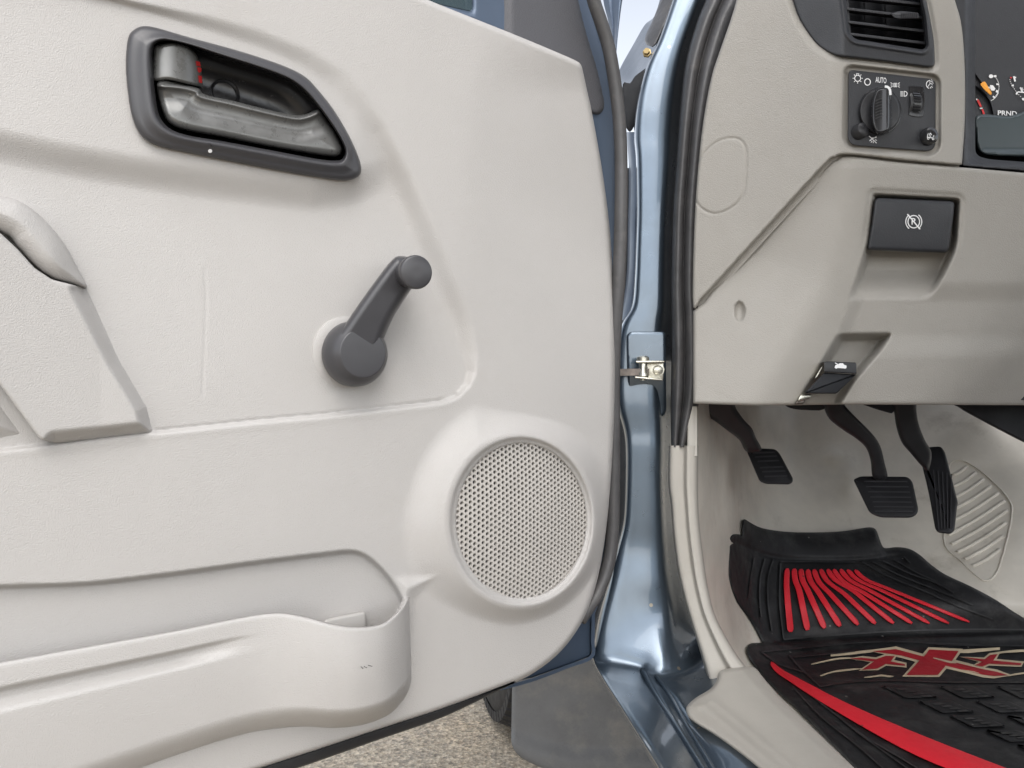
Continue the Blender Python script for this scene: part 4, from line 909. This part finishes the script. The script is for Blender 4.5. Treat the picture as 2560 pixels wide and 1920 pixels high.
dots = [zg(circ(600, 250, 34, 30, 14))]+[st(zg(p), w_) for p, w_ in (([(640, 250), (682, 246)], 5), ([(680, 370), (722, 374)], 4), ([(676, 476), (712, 490)], 6), ([(630, 556), (655, 582)], 4), ([(548, 424), (580, 424)], 5))]
for i in range(20):
    t = i/19; a = -1.0+t*1.9; cx_, cy_ = 500+222*math.cos(a*.95), 410+222*math.sin(a*.95)
    if t > .03: dots.append(zg(circ(cx_, cy_, 7, 7, 6)))
dots.append(st(smooth_open(zg([(715, 500), (680, 560), (640, 600), (600, 625)]), 4), 1.6))
for i in range(11):
    t = i/10; dots.append(zg(circ(890+190*t**1.5, 300+290*t, 7, 7, 6)))
dots += [st(zg(p), w_) for p, w_ in (([(915, 392), (950, 388)], 4), ([(985, 505), (1010, 515)], 7), ([(1085, 615), (1106, 590)], 5), ([(950, 250), (970, 330)], 4.5), ([(960, 265), (985, 270)], 3.5), ([(1050, 420), (1080, 490)], 4), ([(1010, 490), (1130, 500)], 3), ([(1050, 440), (1090, 432)], 2.5), ([(1060, 462), (1098, 456)], 2.5))]
dots += [zg([(585, 385), (630, 388), (668, 440), (650, 470), (606, 470), (588, 440)])]
multi('gauge_marks', GF, dots, .0006, .0012, 'white', cl)
for q in ([(375, 610), (410, 605), (462, 715), (430, 722)], [(452, 762), (478, 750), (508, 826), (480, 836)], [(890, 262), (930, 262), (905, 290)]): multi('gauge_red_mark', GF, [zg(q)], .0006, .0012, 'mark_red', cl)
multi('gauge_red_gaps', GF, [zg(q) for q in ([(366, 598), (385, 590), (394, 612), (374, 620)], [(424, 735), (465, 730), (470, 748), (430, 755)])], .0007, .0014, 'white', cl)
text_on('gear_lettering', GF, 'PRND', *zg([(850, 822)])[0], 11.5, .0012, 'white', cl, squeeze=1.12, slant=.05, weight=.018)

# ------------------------------------------------------------------ footwell
fu = [1720, 1745, 1800, 1860, 1950, 2100, 2300, 2450, 2600, 3000]
fvv = [880, 1010, 1150, 1300, 1400, 1500, 1620, 1750, 1920, 2200]
fY = [[.96, 1.00, 1.24, 1.50, 1.66, 1.70, 1.70, 1.70, 1.70, 1.70], [.96, 1.00, 1.22, 1.46, 1.62, 1.66, 1.65, 1.62, 1.60, 1.58], [.96, 1.00, 1.20, 1.42, 1.57, 1.60, 1.58, 1.54, 1.50, 1.46], [.96, .99, 1.17, 1.36, 1.47, 1.49, 1.47, 1.43, 1.39, 1.34],
      [.95, .98, 1.15, 1.31, 1.385, 1.40, 1.39, 1.36, 1.33, 1.29], [.94, .97, 1.12, 1.26, 1.315, 1.325, 1.32, 1.30, 1.28, 1.24], [.93, .95, 1.05, 1.19, 1.27, 1.28, 1.28, 1.275, 1.26, 1.22], [.85, .88, .96, 1.04, 1.068, 1.07, 1.07, 1.07, 1.07, 1.05], [.74, .76, .82, .865, .88, .88, .88, .88, .88, .88], [.62, .64, .66, .68, .68, .68, .68, .68, .68, .68]]
fY = np.array(fY)
def cubic1(xs, ys, x):
    """smooth interpolation of rows: ys (n, ...) over xs"""
    xs = np.asarray(xs, float); i = np.clip(np.searchsorted(xs, x)-1, 0, len(xs)-2); t = np.clip((x-xs[i])/(xs[i+1]-xs[i]), 0, 1)
    m = np.gradient(ys, xs, axis=0); h = xs[i+1]-xs[i]
    sh = (slice(None),)+(None,)*(ys.ndim-1); t, h = t[sh], h[sh]
    return (2*t**3-3*t**2+1)*ys[i]+(t**3-2*t**2+t)*h*m[i]+(-2*t**3+3*t**2)*ys[i+1]+(t**3-t**2)*h*m[i+1]
gu, gv_ = np.arange(1720, 3001, 10.0), np.arange(880, 2201, 10.0)
GY = cubic1(fvv, fY, gv_); GY = cubic1(fu, GY.T.copy(), gu).T
class Floor:
    def Y(s, u, v, h=0):
        u = np.clip(np.asarray(u, float), 1720, 2999.9); v = np.clip(np.asarray(v, float), 880, 2199.9)
        x, y = (u-1720)/10, (v-880)/10; i, j = y.astype(int), x.astype(int); i = np.minimum(i, len(gv_)-2); j = np.minimum(j, len(gu)-2); fy, fx = y-i, x-j
        Y = GY[i, j]*(1-fy)*(1-fx)+GY[i+1, j]*fy*(1-fx)+GY[i, j+1]*(1-fy)*fx+GY[i+1, j+1]*fy*fx
        return Y-np.asarray(h)*1.5
    def pt(s, u, v, h=0): return P(u, v, s.Y(u, v, h))
FLR = Floor()
floor = thing('cab_floor', 'beige worn vinyl floor and firewall of the footwell with ribbed heel pad', 'floor lining', tuple(P(2300, 2100, .75)))
def floor_h(U, V):
    h = .006*np.exp(-(((U-2085)/22)**2+((V-1140)/20)**2))+.012*np.exp(-((U-2125)/26)**2-((V-1190)/60)**2)      # pressed lump under the brake arm
    h = h-.010*np.exp(-((U-1772)/16)**2-((V-1330)/40)**2)+.010*np.exp(-((U-1830)/20)**2)*sm(1010, 1200, V)*sm(1500, 1300, V)
    return h+.004*np.sin(U*.021+V*.013)*sm(1900, 2000, U)*.5
hf('vinyl_lining', FLR, np.array([(1724, 900), (2990, 900), (2990, 2190), (1900, 2190), (1840, 1720), (1770, 1600), (1742, 1500), (1724, 1250)]), floor_h, 7, 'vinyl', floor, skirt=.0)
FR = Sh(FLR, floor_h)
hp = smooth_closed(z6([(1780, 1310), (1800, 1275), (1850, 1268), (1920, 1300), (2010, 1370), (2090, 1450), (2138, 1520), (2142, 1570), (2130, 1660), (2080, 1850), (2052, 1920), (2000, 1962), (1940, 1935), (1850, 1850), (1775, 1785), (1752, 1720), (1762, 1560), (1775, 1420)]), 4)
pth = [tuple(q) for q in FR.pt(hp[:, 0], hp[:, 1], .001)]; pth.append(pth[0])
tube('heel_pad_rim', pth, .0015, 'vinyl', floor, n=8, caps=False)
for k in range(10):
    x0 = 1790+k*6; y0 = 1380+k*62
    a, b_ = np.array([1815, 1345+k*66.0]), np.array([2120, 1130+k*66.0+30])
    pts = [a+(b_-a)*t for t in np.linspace(-.3, 1.1, 50)]
    pts = [p for p in z6(pts)]
    pa = np.array(pts); ok = sdf(hp, pa[:, 0], pa[:, 1]) > 10; pa = pa[ok]
    if len(pa) < 4: continue
    tube('heel_pad_rib', [tuple(q) for q in FR.pt(pa[:, 0], pa[:, 1]+4*np.sin(np.linspace(0, 3.14, len(pa))), .0002)], .0034, 'vinyl', floor, n=8)
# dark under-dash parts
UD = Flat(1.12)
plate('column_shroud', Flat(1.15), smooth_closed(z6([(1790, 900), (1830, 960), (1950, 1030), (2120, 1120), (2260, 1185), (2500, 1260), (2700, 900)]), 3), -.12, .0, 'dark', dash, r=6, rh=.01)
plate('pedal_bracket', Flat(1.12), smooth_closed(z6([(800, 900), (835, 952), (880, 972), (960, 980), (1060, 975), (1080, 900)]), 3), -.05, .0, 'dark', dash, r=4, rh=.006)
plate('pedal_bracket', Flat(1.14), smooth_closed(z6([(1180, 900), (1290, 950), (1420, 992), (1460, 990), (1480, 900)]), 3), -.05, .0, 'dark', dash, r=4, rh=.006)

# ------------------------------------------------------------------ pedals
def pedal(name, label, pad, arm, Yp, Ya, ribs, rw=4.0, rm='charcoal'):
    t = thing(name, label, 'pedal', tuple(P(*np.mean(np.array(pad), 0), Yp)), 'foot pedals in the footwell')
    S = Flat(Yp, dv=-.0005, v0=1200); A = Flat(Ya[0], dv=(Ya[1]-Ya[0])/250.0, v0=1000)
    ap = smooth_closed(arm, 4)
    hf('pedal_arm', A, ap, lambda U, V: .010*np.sqrt(np.clip(1-(1-np.clip(sdf(ap, U, V)/12, 0, 1))**2, 0, 1)), 3.5, 'black', t, skirt=.012)
    plate('pedal_pad', S, pad, -.018, .0, 'black', t, r=7, rh=.006)
    for a, b in ribs: stroke('pad_rib', S, smooth_open([a, b], 6), rw, -.001, .0035, rm, t)
    return t
pad1 = round_poly(z6([(612, 1212), (690, 1200), (782, 1205), (806, 1232), (882, 1375), (878, 1398), (858, 1409), (722, 1406), (688, 1390)]), [6, 8, 10, 10, 6, 5, 6, 10, 6])
pedal('parking_brake_pedal', 'short ribbed black parking brake pedal nearest the door pillar', pad1, z6([(330, 900), (560, 900), (548, 955), (580, 1010), (612, 1050), (645, 1085), (668, 1140), (700, 1210), (630, 1225), (600, 1205), (570, 1150), (500, 1095), (430, 1042), (350, 985)]), 1.20, (1.10, 1.19),
      [z6([(650, 1228), (780, 1222)]), z6([(662, 1250), (790, 1244)]), z6([(676, 1275), (802, 1270)]), z6([(690, 1312), (826, 1306)]), z6([(704, 1335), (838, 1330)]), z6([(716, 1362), (850, 1358)])])
pad2 = round_poly(z6([(1228, 1380), (1268, 1361), (1542, 1364), (1570, 1392), (1604, 1552), (1592, 1586), (1556, 1601), (1380, 1599), (1322, 1572), (1300, 1528)]), [6, 8, 12, 10, 8, 8, 8, 12, 12, 8])
pedal('brake_pedal', 'wide black brake pedal with a curved arm between two other pedals', pad2, z6([(1030, 900), (1160, 900), (1178, 950), (1235, 1012), (1340, 1118), (1385, 1190), (1408, 1280), (1424, 1375), (1345, 1375), (1328, 1270), (1300, 1195), (1240, 1140), (1170, 1095), (1090, 1030), (1056, 960)]), 1.19, (1.12, 1.20),
      [z6([(1290, 1390), (1540, 1392)]), z6([(1300, 1420), (1548, 1422)]), z6([(1312, 1450), (1556, 1452)]), z6([(1326, 1480), (1562, 1482)]), z6([(1340, 1508), (1568, 1510)]), z6([(1346, 1536), (1576, 1538)]), z6([(1352, 1562), (1572, 1564)])], 3.0)
pad3 = round_poly(z9([(1598, -190), (1612, -186), (1734, -194), (1758, -160), (1832, 130), (1826, 160), (1812, 290), (1792, 312), (1716, 304), (1700, 280), (1660, 60)]), [4, 8, 12, 10, 10, 10, 8, 8, 8, 10, 30])
pedal('accelerator_pedal', 'long narrow black accelerator pedal beside the ribbed heel pad', pad3, z6([(1460, 900), (1586, 900), (1592, 980), (1606, 1060), (1640, 1150), (1680, 1230), (1660, 1330), (1620, 1300), (1560, 1230), (1510, 1170), (1480, 1090), (1465, 1000)]), 1.23, (1.14, 1.22),
      [z9([(1690+i*26, -60+i*6), (1722+i*17, 285-i*2)]) for i in range(5)], 2.6)

# ------------------------------------------------------------------ rubber floor mat
mt = thing('floor_mat', 'black rubber floor mat with red ribs, red swoosh and cream edged emblem', 'floor mat', tuple(P(2300, 1750, 1.06)))
mo = np.concatenate([smooth_open(z9([(592, 236), (604, 226), (640, 248), (700, 276), (800, 294), (900, 301), (1050, 301), (1180, 294), (1300, 274), (1345, 276), (1366, 300), (1395, 378), (1420, 392), (1480, 386), (1550, 396), (1610, 430), (1680, 490), (1760, 545), (1900, 610), (2050, 690), (2212, 795), (2500, 940), (3000, 1200)]), 3),
      np.array(z9([(3000, 2100), (1800, 2100)])), smooth_open(z9([(1720, 2090), (1480, 1880), (1240, 1664), (1100, 1520), (1000, 1418), (900, 1322), (800, 1230), (720, 1152), (660, 1075), (622, 1015), (613, 975), (632, 944), (668, 938), (700, 938)]), 3), smooth_open(z9([(690, 915), (640, 822), (590, 750), (556, 700), (525, 620), (510, 545), (508, 440), (514, 350), (530, 316), (560, 312), (588, 320)]), 3)])
lipline = smooth_open(z9([(560, 360), (640, 400), (720, 430), (820, 452), (1000, 462), (1200, 462), (1400, 446), (1500, 440)]), 4)
def mat_h(U, V):
    h = .008+0*U
    lv = np.interp(U, [p[0] for p in lipline], [p[1] for p in lipline])
    h = h+.018*sm(20, -60, V-lv)*sm(2220, 2190, U)                                        # toe lip standing up
    h = h-.003*np.exp(-((V-lv)/6)**2)*sm(2270, 2230, U)
    # step between the toe sheet and the main sheet
    sv = np.interp(U, z9([(700, 0), (2212, 0)])[0][0]+np.array([0, 300, 656, 900]), [1608, 1590, 1580, 1580])
    return h+.006*sm(-4, 10, V-sv)
hf('mat_sheet', FLR, mo, mat_h, 4, 'mat_rubber', mt, skirt=.012, roll=(9, .006))
MS = Sh(FLR, mat_h)
top = [(848, 508), (888, 510), (926, 512), (964, 514), (1000, 514), (1038, 514), (1078, 514), (1112, 514), (1152, 514), (1192, 516), (1236, 518)]
mid = [(850, 690), (918, 640), (968, 640), (1030, 650), (1100, 660), (1176, 655), (1230, 640), (1290, 650), (1330, 640), (1400, 640), (1440, 630)]
end = [(868, 876), (966, 866), (1064, 855), (1154, 844), (1258, 834), (1358, 828), (1462, 826), (1568, 826), (1668, 826), (1780, 826), (1898, 818)]
for a, m_, b in zip(top, mid, end):
    s1 = smooth_open(z9([a, ((a[0]*.65+m_[0]*.35)-4, (a[1]+m_[1])/2), m_, ((m_[0]+b[0])/2, (m_[1]+b[1])/2), b]), 6)
    n_ = len(s1); tg = np.gradient(s1, axis=0); ty = np.abs(tg[:, 1])/np.linalg.norm(tg, axis=1); wd = (3.6+np.linspace(10.5, 13.5, n_)*ty)*np.sqrt(np.clip(1-np.abs(np.linspace(-1, 1, n_))**26, .25, 1))
    plate('red_rib', MS, stroke_poly(s1, 1.0, wd), -.001, .0045, 'red', mt, r=1.6, rh=.002, ladder=True)
for pts in ([(720, 455), (695, 560), (690, 680), (700, 790)], [(770, 455), (740, 560), (738, 700), (760, 870)], [(660, 450), (640, 560), (628, 680)], [(810, 480), (805, 700), (828, 915)], [(810, 470), (1000, 470), (1240, 472)],
            [(1280, 470), (1420, 550), (1640, 640), (1820, 720), (2030, 800)], [(1340, 470), (1500, 550), (1700, 630), (1920, 720)], [(1400, 465), (1560, 540), (1700, 590), (1810, 650)], [(1460, 455), (1590, 530), (1700, 580)], [(1520, 440), (1560, 480)],
            [(828, 918), (1100, 895), (1500, 870), (1900, 860), (2212, 862)], [(700, 990), (1000, 960), (1300, 935), (1560, 932), (1800, 950), (2212, 955)], [(700, 990), (800, 1060), (940, 1105)], [(860, 1010), (940, 1100), (1040, 1190)], [(890, 1020), (1100, 1000), (1240, 985)], [(1040, 1190), (1200, 1165), (1440, 1155), (1800, 1165), (2212, 1165)],
            [(950, 1210), (1100, 1330), (1300, 1480), (1500, 1600), (1600, 1660)], [(1090, 1320), (1250, 1450), (1400, 1560), (1540, 1660)], [(880, 1190), (1040, 1360), (1240, 1520), (1400, 1660)]):
    stroke('mat_bead', MS, smooth_open(z9(pts), 6), 3.6, -.001, .0032, 'mat_dusty', mt)
# chevron tread blocks of the main sheet
for r in range(5):
    for c_ in range(6):
        x, y = 1060+c_*330+r*30-(r % 2)*150, 1188+r*84
        q = z9([(x, y), (x+190, y-6+c_*2), (x+330, y+62), (x+140, y+68)])
        if q[0][0] > 2700 or q[0][1] > 1990: continue
        sw_line = np.interp(q[0][0], [1925, 2085, 2260, 2480, 2600], [1655, 1745, 1830, 1915, 1960])
        if q[3][1] > sw_line-14 or q[0][0] < 2070: continue
        plate('tread_block', MS, round_poly(q, 5), -.001, .0045, 'mat_rubber', mt, r=3, rh=.002)
        for k in range(4):
            x2, y2 = x+85+k*46, y+14+k*13
            multi('tread_bar', MS, [z9([(x2, y2), (x2+56, y2-3), (x2+72, y2+6), (x2+14, y2+9)])], .0035, .0058, 'mat_dusty', mt)
sw_o = smooth_closed(z9([(752, 1056), (764, 1047), (830, 1098), (960, 1168), (1200, 1288), (1450, 1398), (1700, 1500), (1950, 1598), (2100, 1655), (2400, 1770), (2600, 1850), (2480, 1900), (2200, 1830), (1900, 1715), (1600, 1592), (1300, 1432), (1000, 1252), (870, 1166), (790, 1112), (756, 1072)]), 3)
plate('red_swoosh', MS, sw_o, -.001, .006, 'red', mt, r=2.2, rh=.002)
bigx = zl([(820, 250), (1030, 230), (1290, 300), (1340, 235), (1610, 250), (1545, 345), (1700, 385), (1850, 420), (1960, 440), (2060, 470), (1940, 478), (1840, 470), (1650, 425), (1490, 385), (1420, 468), (1130, 468), (1250, 335), (1080, 290)])
xl = zl([(610, 318), (720, 310), (850, 325), (940, 292), (1020, 295), (985, 345), (1115, 370), (1115, 383), (940, 368), (860, 410), (720, 420), (830, 345)])
xr = zl([(1650, 305), (1850, 325), (1900, 285), (1970, 275), (1930, 335), (2190, 360), (2180, 378), (1890, 365), (1830, 390), (1760, 380), (1830, 345)])
rng = random.Random(4)
def rag(pts, a=.7): return np.array([(x+rng.uniform(-a, a), y+rng.uniform(-a, a)) for x, y in pts])
cream = [rag(offset_poly(np.array(p), -w_)) for p, w_ in ((bigx, 6), (xl, 4.5), (xr, 4.5))]
cream += [np.array(zl(q)) for q in ([(430, 275), (820, 235), (1030, 210), (1060, 222), (1040, 236), (830, 258), (600, 285), (430, 300)], [(1600, 238), (1990, 215), (1990, 238), (1700, 268), (1620, 266)])]
for k_, pts in enumerate((([(250, 372), (400, 338), (520, 318), (640, 312)]), ([(335, 478), (450, 442), (580, 424), (720, 410)]), ([(740, 493), (820, 484), (900, 474), (960, 482), (1010, 482)]), ([(1880, 282), (2050, 256), (2250, 246), (2500, 262)]), ([(2060, 478), (2140, 462), (2250, 446)]))):
    s1 = smooth_open(zl(pts), 6); tp_ = .35+.65*np.abs(np.sin(np.linspace(.15, 2.9, len(s1))+.3*np.sin(np.linspace(0, 14, len(s1)))))
    cream.append(stroke_poly(s1, 4.6 if k_ != 3 else 6.5, tp_))
for i, p in enumerate(cream): multi('cream_outline', MS, [p], .0008+.00012*i, .0016+.00012*i, 'cream', mt)
for p in (bigx, xl, xr): multi('red_emblem', MS, [rag(p, .3)], .003, .0040, 'logo_red', mt)
